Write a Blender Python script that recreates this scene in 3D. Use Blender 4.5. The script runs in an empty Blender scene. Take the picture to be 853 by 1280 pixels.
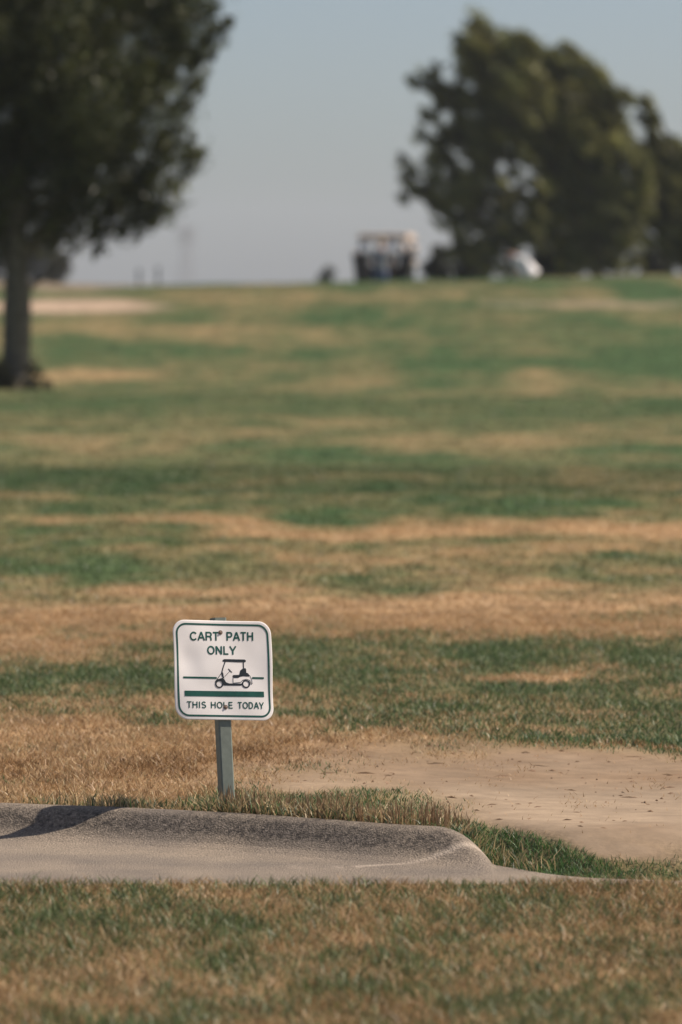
import bpy, bmesh, math, random
import numpy as np
from mathutils import Vector, Matrix

random.seed(7)
rng = np.random.default_rng(7)
S = bpy.context.scene
C = bpy.context.scene.collection
R = math.radians

# ------------------------------------------------------------------ camera, sky, sun, exposure
EYE = 1.56
FPX = 7108.0            # focal length in pixels of the 853 px wide photograph
cam = bpy.data.cameras.new('camera')
camo = bpy.data.objects.new('camera', cam)
C.objects.link(camo)
S.camera = camo
cam.sensor_fit = 'HORIZONTAL'
cam.sensor_width = 24.0
cam.lens = 200.0
cam.clip_start = 0.5
cam.clip_end = 12000
camo.location = (0, 0, EYE)
camo.rotation_euler = (R(90) - math.atan((640 - 355) / FPX), 0, 0)
cam.dof.use_dof = True
cam.dof.focus_distance = 17.0
cam.dof.aperture_fstop = 4.4

SUN_EL, SUN_BACK = 48.0, 8.0     # sun from the right, a little behind the sign
sd = Vector((math.cos(R(SUN_EL)) * math.cos(R(SUN_BACK)),
             math.cos(R(SUN_EL)) * math.sin(R(SUN_BACK)), math.sin(R(SUN_EL))))
world = bpy.data.worlds.new('World')
S.world = world
world.use_nodes = True
wn = world.node_tree.nodes
wl = world.node_tree.links
bg = wn['Background']
sky = wn.new('ShaderNodeTexSky')
sky.sky_type = 'NISHITA'
sky.sun_disc = False
sky.sun_elevation = R(SUN_EL)
sky.sun_rotation = R(90 - SUN_BACK)
sky.altitude = 0
sky.air_density = 0.60
sky.dust_density = 1.2
sky.ozone_density = 0.2
wl.new(sky.outputs[0], bg.inputs['Color'])
bg.inputs['Strength'].default_value = 0.084
sun = bpy.data.lights.new('sun', 'SUN')
suno = bpy.data.objects.new('sun', sun)
C.objects.link(suno)
sun.energy = 5.0
sun.angle = R(0.6)
sun.color = (1.0, 0.87, 0.74)
suno.rotation_euler = sd.to_track_quat('Z', 'Y').to_euler()
suno.location = (30, 10, 40)
S.view_settings.view_transform = 'Standard'
S.view_settings.look = 'None'
S.view_settings.gamma = 1
S.view_settings.use_curve_mapping = False
S.view_settings.exposure = 0.27
S.cycles.use_denoising = True
S.cycles.max_bounces = 6
S.cycles.volume_bounces = 1

# ------------------------------------------------------------------ helpers
def tag(o, label=None, cat=None, group=None, kind=None):
    if label: o['label'] = label
    if cat: o['category'] = cat
    if group: o['group'] = group
    if kind: o['kind'] = kind
    return o

def link(o, parent=None):
    C.objects.link(o)
    if parent is not None: o.parent = parent
    return o

def empty(name, loc=(0, 0, 0), rz=0.0):
    o = bpy.data.objects.new(name, None)
    C.objects.link(o)
    o.location = loc
    o.rotation_euler = (0, 0, rz)
    o.empty_display_size = 0.2
    return o

def mesh_np(name, V, faces_idx, faces_len, mat, parent=None, colors=None, smooth=False, attrs=None):
    me = bpy.data.meshes.new(name)
    V = np.asarray(V, dtype=np.float32)
    fi = np.asarray(faces_idx, dtype=np.int32)
    fl = np.asarray(faces_len, dtype=np.int32)
    me.vertices.add(len(V)); me.vertices.foreach_set('co', V.ravel())
    me.loops.add(len(fi)); me.loops.foreach_set('vertex_index', fi)
    me.polygons.add(len(fl))
    st = np.zeros(len(fl), dtype=np.int32); st[1:] = np.cumsum(fl)[:-1]
    me.polygons.foreach_set('loop_start', st)
    me.polygons.foreach_set('loop_total', fl)
    if smooth: me.polygons.foreach_set('use_smooth', np.ones(len(fl), dtype=bool))
    if colors is not None:
        a = me.color_attributes.new('albedo', 'FLOAT_COLOR', 'POINT')
        c4 = np.ones((len(V), 4), dtype=np.float32); c4[:, :3] = colors
        a.data.foreach_set('color', c4.ravel())
    for k, v in (attrs or {}).items():
        a = me.attributes.new(k, 'FLOAT', 'POINT')
        a.data.foreach_set('value', np.asarray(v, dtype=np.float32).ravel())
    me.update(); me.validate()
    me.materials.append(mat)
    return link(bpy.data.objects.new(name, me), parent)

def from_bm(name, bm, mat, parent=None, smooth=False):
    me = bpy.data.meshes.new(name)
    if smooth:
        for f in bm.faces: f.smooth = True
    bm.normal_update(); bm.to_mesh(me); bm.free()
    me.materials.append(mat)
    return link(bpy.data.objects.new(name, me), parent)

def bm_box(bm, c, s, rot=None, bev=0.0):
    r = bmesh.ops.create_cube(bm, size=1)
    vs = r['verts']
    bmesh.ops.scale(bm, vec=s, verts=vs)
    if bev:
        es = list({e for v in vs for e in v.link_edges})
        rr = bmesh.ops.bevel(bm, geom=es, offset=bev, segments=2, affect='EDGES', profile=0.6)
        vs = list({v for f in rr['faces'] for v in f.verts} | {v for v in vs if v.is_valid})
    if rot is not None: bmesh.ops.rotate(bm, cent=(0, 0, 0), matrix=rot, verts=vs)
    bmesh.ops.translate(bm, vec=c, verts=vs)
    return vs

def bm_tube(bm, pts, rad, n=10, cap=True):
    pts = [Vector(p) for p in pts]
    if not hasattr(rad, '__len__'): rad = [rad] * len(pts)
    rings = []
    up = Vector((0.13, 0.31, 0.94))
    for i, p in enumerate(pts):
        t = (pts[min(i + 1, len(pts) - 1)] - pts[max(i - 1, 0)]).normalized()
        a = t.cross(up)
        if a.length < 0.05: a = t.cross(Vector((1, 0, 0)))
        a.normalize(); b = t.cross(a)
        rings.append([bm.verts.new(p + (a * math.cos(2 * math.pi * k / n) + b * math.sin(2 * math.pi * k / n)) * rad[i]) for k in range(n)])
    for i in range(len(rings) - 1):
        for k in range(n):
            bm.faces.new((rings[i][k], rings[i][(k + 1) % n], rings[i + 1][(k + 1) % n], rings[i + 1][k]))
    if cap:
        bm.faces.new(rings[0]); bm.faces.new(list(reversed(rings[-1])))

def at(px, py, d):
    """world point seen at photo pixel px,py at distance d"""
    return Vector(((px - 426.5) / FPX * d, d, EYE - (py - 355) / FPX * d))

# ---- noise
def _hash(ix, iy, seed):
    h = (ix.astype(np.int64) * 374761393 + iy.astype(np.int64) * 668265263 + seed * 974634777) & 0xFFFFFFFF
    h = ((h ^ (h >> 13)) * 1274126177) & 0xFFFFFFFF
    h = h ^ (h >> 16)
    return (h & 0xFFFFFF) / float(0xFFFFFF)

def vnoise(x, y, seed=0):
    x = np.asarray(x, dtype=np.float64); y = np.asarray(y, dtype=np.float64)
    ix = np.floor(x); iy = np.floor(y)
    fx = x - ix; fy = y - iy
    fx = fx * fx * (3 - 2 * fx); fy = fy * fy * (3 - 2 * fy)
    a = _hash(ix, iy, seed); b = _hash(ix + 1, iy, seed)
    c = _hash(ix, iy + 1, seed); d = _hash(ix + 1, iy + 1, seed)
    return (a + (b - a) * fx) * (1 - fy) + (c + (d - c) * fx) * fy

def fbm(x, y, seed=0, oct=4):
    s = 0; a = 0.5; t = 0
    for k in range(oct):
        s = s + a * vnoise(x * 2 ** k + 17.3 * k, y * 2 ** k - 9.1 * k, seed + k); t += a; a *= 0.55
    return s / t

def sstep(a, b, x):
    t = np.clip((x - a) / (b - a), 0, 1)
    return t * t * (3 - 2 * t)

# ------------------------------------------------------------------ materials
def mat(name, col, rough=0.8, metal=0.0, noise=None, bump=None, spec=0.5, coat=0.0):
    """noise=(scale, amount) varies value, bump=(scale, strength, distance)"""
    m = bpy.data.materials.new(name); m.use_nodes = True
    nt = m.node_tree; N = nt.nodes; L = nt.links
    b = N['Principled BSDF']
    b.inputs['Base Color'].default_value = (*col, 1)
    b.inputs['Roughness'].default_value = rough
    b.inputs['Metallic'].default_value = metal
    b.inputs['Specular IOR Level'].default_value = spec
    b.inputs['Coat Weight'].default_value = coat
    tc = N.new('ShaderNodeTexCoord')
    if noise:
        n = N.new('ShaderNodeTexNoise'); n.inputs['Scale'].default_value = noise[0]; n.inputs['Detail'].default_value = 5
        L.new(tc.outputs['Object'], n.inputs['Vector'])
        mr = N.new('ShaderNodeMapRange'); mr.inputs[1].default_value = 0.3; mr.inputs[2].default_value = 0.7
        mr.inputs[3].default_value = 1 - noise[1]; mr.inputs[4].default_value = 1 + noise[1]
        L.new(n.outputs['Fac'], mr.inputs[0])
        mx = N.new('ShaderNodeVectorMath'); mx.operation = 'SCALE'
        mx.inputs[0].default_value = col
        L.new(mr.outputs[0], mx.inputs['Scale']); L.new(mx.outputs[0], b.inputs['Base Color'])
    if bump:
        n2 = N.new('ShaderNodeTexNoise'); n2.inputs['Scale'].default_value = bump[0]; n2.inputs['Detail'].default_value = 4
        L.new(tc.outputs['Object'], n2.inputs['Vector'])
        bp = N.new('ShaderNodeBump'); bp.inputs['Strength'].default_value = bump[1]; bp.inputs['Distance'].default_value = bump[2]
        L.new(n2.outputs['Fac'], bp.inputs['Height']); L.new(bp.outputs[0], b.inputs['Normal'])
    return m

def leaf_mat(name, transl=0.25, gloss=0.04):
    m = bpy.data.materials.new(name); m.use_nodes = True
    nt = m.node_tree; N = nt.nodes; L = nt.links
    N.remove(N['Principled BSDF'])
    out = N['Material Output']
    at_ = N.new('ShaderNodeAttribute'); at_.attribute_name = 'albedo'
    df = N.new('ShaderNodeBsdfDiffuse'); tr = N.new('ShaderNodeBsdfTranslucent')
    L.new(at_.outputs['Color'], df.inputs[0]); L.new(at_.outputs['Color'], tr.inputs[0])
    mx = N.new('ShaderNodeMixShader'); mx.inputs[0].default_value = transl
    L.new(df.outputs[0], mx.inputs[1]); L.new(tr.outputs[0], mx.inputs[2])
    gl = N.new('ShaderNodeBsdfGlossy'); gl.inputs['Roughness'].default_value = 0.45
    m2 = N.new('ShaderNodeMixShader'); m2.inputs[0].default_value = gloss
    L.new(mx.outputs[0], m2.inputs[1]); L.new(gl.outputs[0], m2.inputs[2])
    L.new(m2.outputs[0], out.inputs[0])
    return m

M_blade = leaf_mat('grass_blades', 0.3, 0.03)
M_leaf = leaf_mat('foliage', 0.35, 0.03)
M_bark = mat('bark', (0.14, 0.12, 0.085), 0.95, noise=(6, 0.4), bump=(14, 0.9, 0.04))
M_signwhite = mat('sign_white_paint', (0.90, 0.87, 0.84), 0.42, noise=(14, 0.035), spec=0.5)
M_green = mat('sign_green_print', (0.012, 0.085, 0.062), 0.35, noise=(40, 0.2))
M_black = mat('sign_black_print', (0.017, 0.022, 0.024), 0.35, noise=(40, 0.2))
M_post = mat('post_green_grey_paint', (0.17, 0.20, 0.17), 0.5, noise=(60, 0.12), bump=(200, 0.15, 0.001))
M_screw = mat('weathered_screw', (0.23, 0.17, 0.13), 0.5, metal=0.5, noise=(300, 0.3))

# ------------------------------------------------------------------ terrain shape
# boundary between the concrete path (camera side) and the ground behind it, X -> Y
BX = np.array([-400, -6.0, -2.4, -1.02, -0.66, -0.30, -0.06, 0.17, 0.33, 0.42, 0.466, 0.51, 0.60, 0.70, 0.94, 1.4, 3.0, 400.])
BY = np.array([17.3, 17.3, 17.2, 17.06, 16.92, 16.73, 16.55, 16.37, 16.29, 16.225, 16.18, 16.06, 15.92, 15.84, 15.76, 15.68, 15.5, 15.3])
NEAR_EDGE = 14.74
PATH_Z = -0.10
_fx = np.linspace(-2.6, 3.2, 1161)
_k = np.exp(-0.5 * (np.arange(-36, 37) * 0.005 / 0.045) ** 2)
_fy = np.convolve(np.pad(np.interp(_fx, BX, BY), 36, mode='edge'), _k / _k.sum(), mode='valid')
def far_edge(X):
    X = np.asarray(X, float)
    return np.where((X > -2.6) & (X < 3.2), np.interp(X, _fx, _fy), np.interp(X, BX, BY))
def near_edge(X): return NEAR_EDGE + 0.02 * np.sin(X * 1.7) + 0.03 * (vnoise(X * 5, X * 0 + 3, 5) - 0.5)
def kerb_h(X):           # height of the kerb top above the path
    t = np.clip((X - 0.27) / 0.165, 0, 1)
    return 0.10 * (1 - t ** 2.2)

CU = np.array([-3000, -400, 0, 60, 110, 160, 260, 430, 560, 700, 853, 1300, 4000])
CYP = np.array([350, 349, 351, 352, 354.5, 356, 355, 352, 348.5, 345.5, 343, 343, 346])
def ground_z(X, Y):
    X = np.asarray(X, float); Y = np.asarray(Y, float)
    u = 426.5 + X / 118.0 * FPX
    zc = EYE + (355 - np.interp(u, CU, CYP)) / FPX * 118.0 + 0.0
    up = 0.06 * sstep(35, 75, Y) + (zc - 0.06) * sstep(76, 126, Y) ** 0.85
    # the crest: rounded top then falling away behind
    z = np.where(Y < 118, up, 0)
    zt = 0.06 + (zc - 0.06) * sstep(76, 126, np.full_like(Y, 118.0)) ** 0.85
    k = zc / np.maximum(zt, 0.1)
    z = np.where(Y < 118, 0.06 * sstep(35, 75, Y) * 0 + z * (1 + (k - 1) * sstep(76, 118, Y)), z)
    back = zc - 0.90 * ((np.clip(Y, 118, 136) - 118) / 18.0) ** 1.15 - 1.75 * sstep(134, 175, Y)
    z = np.where(Y >= 118, back, z)
    # mound behind the left side
    z = z + 2.9 * np.exp(-((X + 12.5) / 5.2) ** 2 - ((Y - 165) / 14) ** 2)
    # soft unevenness of the turf
    amp = 0.012 * sstep(17.2, 19, Y) + 0.02 * sstep(25, 60, Y)
    z = z + amp * (fbm(X * 0.8, Y * 0.35, 11, 3) - 0.5) * 2
    z = z + 0.006 * (fbm(X * 3, Y * 3, 21, 3) - 0.5) * (1 - 0.6 * sstep(-0.4, 0.2, X) * (Y < 21) * (Y > 15.5))
    # low to the concrete apron where the kerb runs out
    fe = far_edge(X)
    dist = Y - fe
    edge = kerb_h(X) - 0.10 - 0.012
    w = 1 - sstep(0.02, 0.55, dist)
    z = np.where(dist > -0.4, z * (1 - w) + edge * w, z)
    # bare worn hollow beyond the kerb end
    z = z - 0.03 * np.exp(-((X - 0.9) / 0.7) ** 2 - ((Y - 17.6) / 1.2) ** 2)
    return z

def path_z(X, Y):
    fe = far_edge(X)
    # perpendicular distance estimate
    e = 0.01
    slope = (far_edge(X + e) - far_edge(X - e)) / (2 * e)
    dist = (fe - Y) / np.sqrt(1 + slope ** 2)
    pr = np.interp(dist, [-0.5, 0.0, 0.02, 0.045, 0.07, 0.10, 0.14, 0.19, 0.30, 0.6], [1, 1, 0.985, 0.90, 0.72, 0.45, 0.22, 0.09, 0.02, 0])
    z = PATH_Z + kerb_h(X) * pr
    z = z + 0.0015 * (fbm(X * 9, Y * 9, 31, 3) - 0.5)
    return z, dist

# ------------------------------------------------------------------ what grows where (world positions; the patch table was measured on the photograph's ground)
# (x, y, half width, half height, dryness target, strength)  x,y in ground pixels
PATCH = [
 # sand / tan strips near the crest
 (80, 383, 130, 9, 'sand', 1.0), (760, 379, 150, 3.5, 'sand', 0.45),
 (70, 352, 120, 12, 'greytan', 0.9),
 (130, 412, 200, 8, 'dry', 0.55), (330, 425, 160, 6, 'dry', 0.3), (420, 372, 200, 5, 'dry', 0.45),
 (620, 420, 200, 22, 'green', 0.7), (200, 440, 120, 14, 'green', 0.6),
 (100, 470, 75, 13, 'dry', 0.95), (660, 466, 45, 6, 'dry', 0.7), (470, 478, 60, 5, 'dry', 0.45),
 (180, 500, 260, 17, 'green', 0.75), (620, 515, 300, 16, 'green', 0.85),
 (60, 547, 110, 7, 'dry', 0.6), (560, 553, 190, 8, 'dry', 0.6), (760, 545, 120, 9, 'dry', 0.5),
 (300, 585, 420, 11, 'green', 0.65), (650, 585, 300, 10, 'green', 0.5), (250, 602, 250, 4, 'dry', 0.4),
 (400, 628, 480, 17, 'green', 0.95), (60, 640, 160, 14, 'green', 0.5),
 (300, 657, 200, 9, 'dry', 0.8), (600, 665, 300, 14, 'dry', 0.85), (820, 668, 120, 18, 'dry', 0.9), (720, 690, 250, 8, 'dry', 0.6),
 (110, 672, 120, 14, 'green', 0.7), (60, 722, 140, 22, 'green', 0.6), (360, 692, 60, 4, 'dry', 0.6), (330, 712, 170, 14, 'green', 0.45),
 (180, 690, 200, 7, 'green', 0.4), (800, 725, 130, 8, 'green', 0.3),
 (60, 783, 170, 28, 'dry', 0.95), (420, 770, 260, 20, 'dry', 0.8), (700, 770, 260, 34, 'dry', 0.95), (240, 740, 160, 8, 'dry', 0.4),
 (75, 788, 45, 6, 'green', 0.7), (560, 735, 150, 8, 'green', 0.35), (790, 760, 70, 8, 'green', 0.25),
 (80, 850, 190, 30, 'green', 0.9), (300, 838, 160, 18, 'green', 0.5), (510, 838, 130, 12, 'green', 0.45),
 (760, 838, 150, 16, 'green', 0.85), (650, 900, 330, 24, 'green', 0.95), (830, 880, 120, 40, 'green', 0.7), (440, 905, 120, 14, 'green', 0.8),
 (690, 859, 60, 7, 'dry', 0.9), (390, 860, 70, 9, 'dry', 0.6), (160, 822, 240, 8, 'dry', 0.3), (740, 918, 60, 6, 'dry', 0.5),
 (120, 915, 220, 27, 'dry', 1.0), (330, 925, 120, 20, 'dry', 0.9), (150, 955, 330, 30, 'dry', 1.0), (60, 965, 260, 26, 'brown', 0.9), (280, 968, 170, 20, 'brown', 1.0),
 (560, 950, 120, 14, 'dry', 0.9), (430, 960, 90, 16, 'brown', 0.5), (820, 940, 150, 4, 'brown', 0.8),
 (100, 995, 330, 18, 'dry', 1.0), (60, 990, 260, 9, 'brown', 0.5),
 # bare dirt
 (400, 985, 140, 20, 'dirt', 0.45),
 (690, 985, 290, 38, 'dirt', 1.0), (800, 1020, 300, 56, 'dirt', 1.0), (420, 1000, 130, 14, 'dirt', 0.8), (780, 1070, 160, 18, 'dirt', 1.0),
 (700, 1045, 120, 20, 'dirt', 0.9),
]
def mix_masks(X, Y):
    """returns dryness 0..1, brown, dirt, sand, greytan masks at world points"""
    X = np.asarray(X, float); Y = np.asarray(Y, float)
    Yc = np.maximum(Y, 4.0)
    Z = np.zeros_like(X)
    zz = ground_z(X, Y)
    u = 426.5 + X / Yc * FPX
    v = 355 + (EYE - zz) / Yc * FPX
    wob = np.clip((v - 355) / 645.0, 0.02, 3)
    un = (fbm(X * 1.1, Y * 0.35, 41, 5) - 0.5); vn = (fbm(X * 0.9 + 50, Y * 0.30, 43, 5) - 0.5)
    u2 = u + un * 260 * np.minimum(1, 0.35 + wob)
    v2 = v + vn * (10 + 75 * wob)
    fine_ = np.where(Y > 16, 0.55 * (fbm(X * 3.1, Y * 1.1, 141, 4) - 0.5) + 0.35 * (fbm(X * 1.0, Y * 1.6, 143, 3) - 0.5), 0)
    dry = np.where(Y > 42, 0.12, np.where(Y > 32, 0.30, 0.42)) + 0.9 * (fbm(X * 0.7, Y * 0.22, 47, 4) - 0.5)
    out = {'brown': Z.copy(), 'dirt': Z.copy(), 'sand': Z.copy(), 'greytan': Z.copy()}
    near = Y < 15.2
    for (cx, cy, rx, ry, kind, s) in PATCH:
        q = ((u2 - cx) / rx) ** 2 + ((v2 - cy) / ry) ** 2
        w = s * np.clip(1.35 - q * 0.85, 0, 1)
        if cx == 80 or kind == 'greytan': w = s * np.clip(1.6 - 1.2 * (((u - cx) / rx) ** 2 + ((v - cy - vn * 5) / ry) ** 2), 0, 1)
        w = np.where(near | (Y > 400), 0, w)
        if kind == 'dry':
            w = w * np.where(Y > 42, 0.55, 1.0); dry = dry * (1 - w) + w * 0.95
        elif kind == 'green': dry = dry * (1 - w) + w * np.where(Y < 30, 0.24, 0.08)
        else:
            if kind == 'brown': w = w * np.clip(0.15 + 2.6 * (fbm(X * 3.5, Y * 2.2, 151, 3) - 0.33), 0, 1)
            out[kind] = np.maximum(out[kind], w)
            if kind == 'brown': dry = dry * (1 - w) + w * 0.9
    dry = dry + fine_ * np.where(Y > 42, 0.7, np.where(Y < 18.6, 0.6, np.where(Y < 30, 2.0, 1.6))) * (1 - 0.5 * np.clip(out['dirt'], 0, 1))
    # the green strip that hugs the kerb and the apron
    dist = Y - far_edge(X)
    wdt = np.interp(X, [-2, -0.6, -0.2, 0.05, 0.25, 0.4, 0.62, 0.8, 1.2], [0.05, 0.07, 0.10, 0.16, 0.26, 0.46, 0.46, 0.20, 0.12])
    wdt = wdt * (0.85 + 0.3 * vnoise(X * 9, X * 0, 51))
    strip = np.where(near, 0, 1 - sstep(wdt * 0.75, wdt * 1.15, dist)) * (dist > -0.05)
    out['dirt'] = out['dirt'] * (1 - strip)
    out['brown'] = out['brown'] * (1 - 0.8 * strip)
    g = np.interp(X, [-2, -0.8, -0.6, 0.0, 0.2, 0.32, 0.5], [1.05, 1.03, 0.88, 0.80, 0.60, 0.16, 0.04])
    dry = dry * (1 - strip) + strip * g
    dry = np.maximum(dry, np.clip(out['dirt'], 0, 1) * 0.95 * (strip < 0.5))
    # foreground lawn: patchy mixture
    fg = 0.57 + 1.1 * (fbm(X * 2.2, Y * 1.1, 61, 3) - 0.5) + 1.1 * (fbm(X * 13, Y * 8, 63, 3) - 0.5)
    dry = np.where(near, fg, dry)
    out['brown'] = np.where(near, np.clip((fbm(X * 1.6, Y * 1.0, 67, 4) - 0.6) * 4, 0, 0.4), out['brown'])
    out['dirt'] = np.where(near, 0, out['dirt'])
    return np.clip(dry, 0, 1), out, strip

GREEN = np.array([0.055, 0.100, 0.036]); LUSH = np.array([0.070, 0.150, 0.045]); DRY = np.array([0.43, 0.28, 0.145])
BROWN = np.array([0.22, 0.13, 0.058]); DIRT = np.array([0.31, 0.236, 0.163]); SAND = np.array([0.40, 0.30, 0.215]); GREY = np.array([0.26, 0.21, 0.15])

def soil_color(X, Y):
    dry, o, strip = mix_masks(X, Y)
    base = GREEN * np.where(Y > 42, 0.92, 1.15)[:, None] * np.where(Y > 42, 1, 1)[:, None] * (1 - dry[:, None]) + DRY * dry[:, None]
    near = (Y < 45)[:, None]
    under = np.array([0.17, 0.115, 0.065])
    wn_ = (1 - sstep(18, 36, Y))[:, None] * 0.55
    base = base * (1 - wn_) + under * wn_
    for k, c in (('brown', BROWN), ('greytan', GREY), ('dirt', DIRT), ('sand', SAND)):
        w = np.clip(o[k], 0, 1)[:, None]
        if k == 'dirt':
            mott = 0.78 + 0.44 * fbm(X * 2.2, Y * 2.2, 171, 4); loam = np.clip(2.2 * (fbm(X * 1.5, Y * 1.1, 173, 3) - 0.42) + 0.35 * sstep(18, 20.5, Y), 0, 0.75)[:, None]
            c = (c * (1 - loam) + np.array([0.22, 0.145, 0.085]) * loam) * mott[:, None]
        base = base * (1 - w) + c * w
    return base, o['dirt']

# ------------------------------------------------------------------ ground sheet
def spaced(spec):
    out = [spec[0][0]]
    for (a, b, s0, s1) in spec:
        x = out[-1]
        while x < b - 1e-6:
            t = (x - a) / (b - a)
            x += s0 + (s1 - s0) * t
            out.append(min(x, b))
    return np.array(out)
half = spaced([(0, 1.3, 0.016, 0.016), (1.3, 3.0, 0.02, 0.10), (3, 13, 0.12, 0.16), (13, 40, 0.3, 3), (40, 300, 5, 60), (300, 3000, 100, 500)])
Xs = np.concatenate([-half[:0:-1], half])
fwd = spaced([(8.0, 14.2, 0.08, 0.05), (14.2, 15.6, 0.04, 0.02), (15.6, 18.2, 0.016, 0.022), (18.2, 30, 0.03, 0.14), (30, 80, 0.18, 0.6), (80, 190, 0.6, 2.2), (190, 400, 5, 25), (400, 3000, 60, 500)])
Ys = np.concatenate([np.array([-3000, -1500, -600, -200, -60, -20, 0, 4.]), fwd])
GX, GY = np.meshgrid(Xs, Ys)
gx = GX.ravel(); gy = GY.ravel()
gz = ground_z(gx, gy)
fe = far_edge(gx)
inpath = (gy < fe - 0.012) & (gy > near_edge(gx) + 0.012)
gz = np.where(inpath, np.minimum(gz, PATH_Z - 0.035), gz)
gcol, gdirt = soil_color(gx, gy)
nx, ny = len(Xs), len(Ys)
ii = np.arange(nx * ny).reshape(ny, nx)
quads = np.stack([ii[:-1, :-1], ii[:-1, 1:], ii[1:, 1:], ii[1:, :-1]], axis=-1).reshape(-1, 4)

M_ground = bpy.data.materials.new('turf_soil'); M_ground.use_nodes = True
def build_ground_mat(m):
    nt = m.node_tree; N = nt.nodes; L = nt.links
    b = N['Principled BSDF']; b.inputs['Roughness'].default_value = 0.95; b.inputs['Specular IOR Level'].default_value = 0.15
    a = N.new('ShaderNodeAttribute'); a.attribute_name = 'albedo'
    dm = N.new('ShaderNodeAttribute'); dm.attribute_name = 'bare'
    g = N.new('ShaderNodeNewGeometry')
    def noise(scale, det, vec=None):
        n = N.new('ShaderNodeTexNoise'); n.inputs['Scale'].default_value = scale; n.inputs['Detail'].default_value = det
        L.new(vec or g.outputs['Position'], n.inputs['Vector']); return n
    mp = N.new('ShaderNodeMapping'); mp.inputs['Scale'].default_value = (0.8, 0.5, 1)
    L.new(g.outputs['Position'], mp.inputs['Vector'])
    n1 = noise(5, 7, mp.outputs[0]); n2 = noise(70, 4)
    def rng_(src, a0, a1, b0, b1):
        r = N.new('ShaderNodeMapRange'); r.inputs[1].default_value = a0; r.inputs[2].default_value = a1
        r.inputs[3].default_value = b0; r.inputs[4].default_value = b1; L.new(src, r.inputs[0]); return r
    r1 = rng_(n1.outputs['Fac'], 0.3, 0.7, 0.62, 1.38)
    r2 = rng_(n2.outputs['Fac'], 0.3, 0.7, 0.8, 1.2)
    # calm the mottling on bare earth
    mul = N.new('ShaderNodeMath'); mul.operation = 'MULTIPLY'; L.new(r1.outputs[0], mul.inputs[0]); L.new(r2.outputs[0], mul.inputs[1])
    calm = N.new('ShaderNodeMix'); calm.data_type = 'FLOAT'
    L.new(dm.outputs['Fac'], calm.inputs[0]); L.new(mul.outputs[0], calm.inputs[2])
    n5 = noise(11, 8); r5 = rng_(n5.outputs['Fac'], 0.3, 0.7, 0.84, 1.12)
    L.new(r5.outputs[0], calm.inputs[3])
    sc = N.new('ShaderNodeVectorMath'); sc.operation = 'SCALE'
    L.new(a.outputs['Vector'], sc.inputs[0]); L.new(calm.outputs[0], sc.inputs['Scale'])
    L.new(sc.outputs[0], b.inputs['Base Color'])
    n3 = noise(40, 5); n4 = noise(9, 3)
    b1 = N.new('ShaderNodeBump'); b1.inputs['Strength'].default_value = 0.7; b1.inputs['Distance'].default_value = 0.02
    L.new(n3.outputs['Fac'], b1.inputs['Height'])
    b2 = N.new('ShaderNodeBump'); b2.inputs['Strength'].default_value = 0.6; b2.inputs['Distance'].default_value = 0.05
    L.new(n4.outputs['Fac'], b2.inputs['Height']); L.new(b1.outputs[0], b2.inputs['Normal'])
    cs = N.new('ShaderNodeMapRange'); cs.inputs[3].default_value = 0.7; cs.inputs[4].default_value = 0.12; L.new(dm.outputs['Fac'], cs.inputs[0]); L.new(cs.outputs[0], b1.inputs['Strength'])
    cs2 = N.new('ShaderNodeMapRange'); cs2.inputs[3].default_value = 0.6; cs2.inputs[4].default_value = 0.03; L.new(dm.outputs['Fac'], cs2.inputs[0]); L.new(cs2.outputs[0], b2.inputs['Strength'])
    L.new(b2.outputs[0], b.inputs['Normal'])
build_ground_mat(M_ground)
ground = mesh_np('ground', np.stack([gx, gy, gz], 1), quads.ravel(), np.full(len(quads), 4), M_ground, colors=gcol, smooth=True, attrs={'bare': gdirt})
tag(ground, kind='structure')

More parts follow.
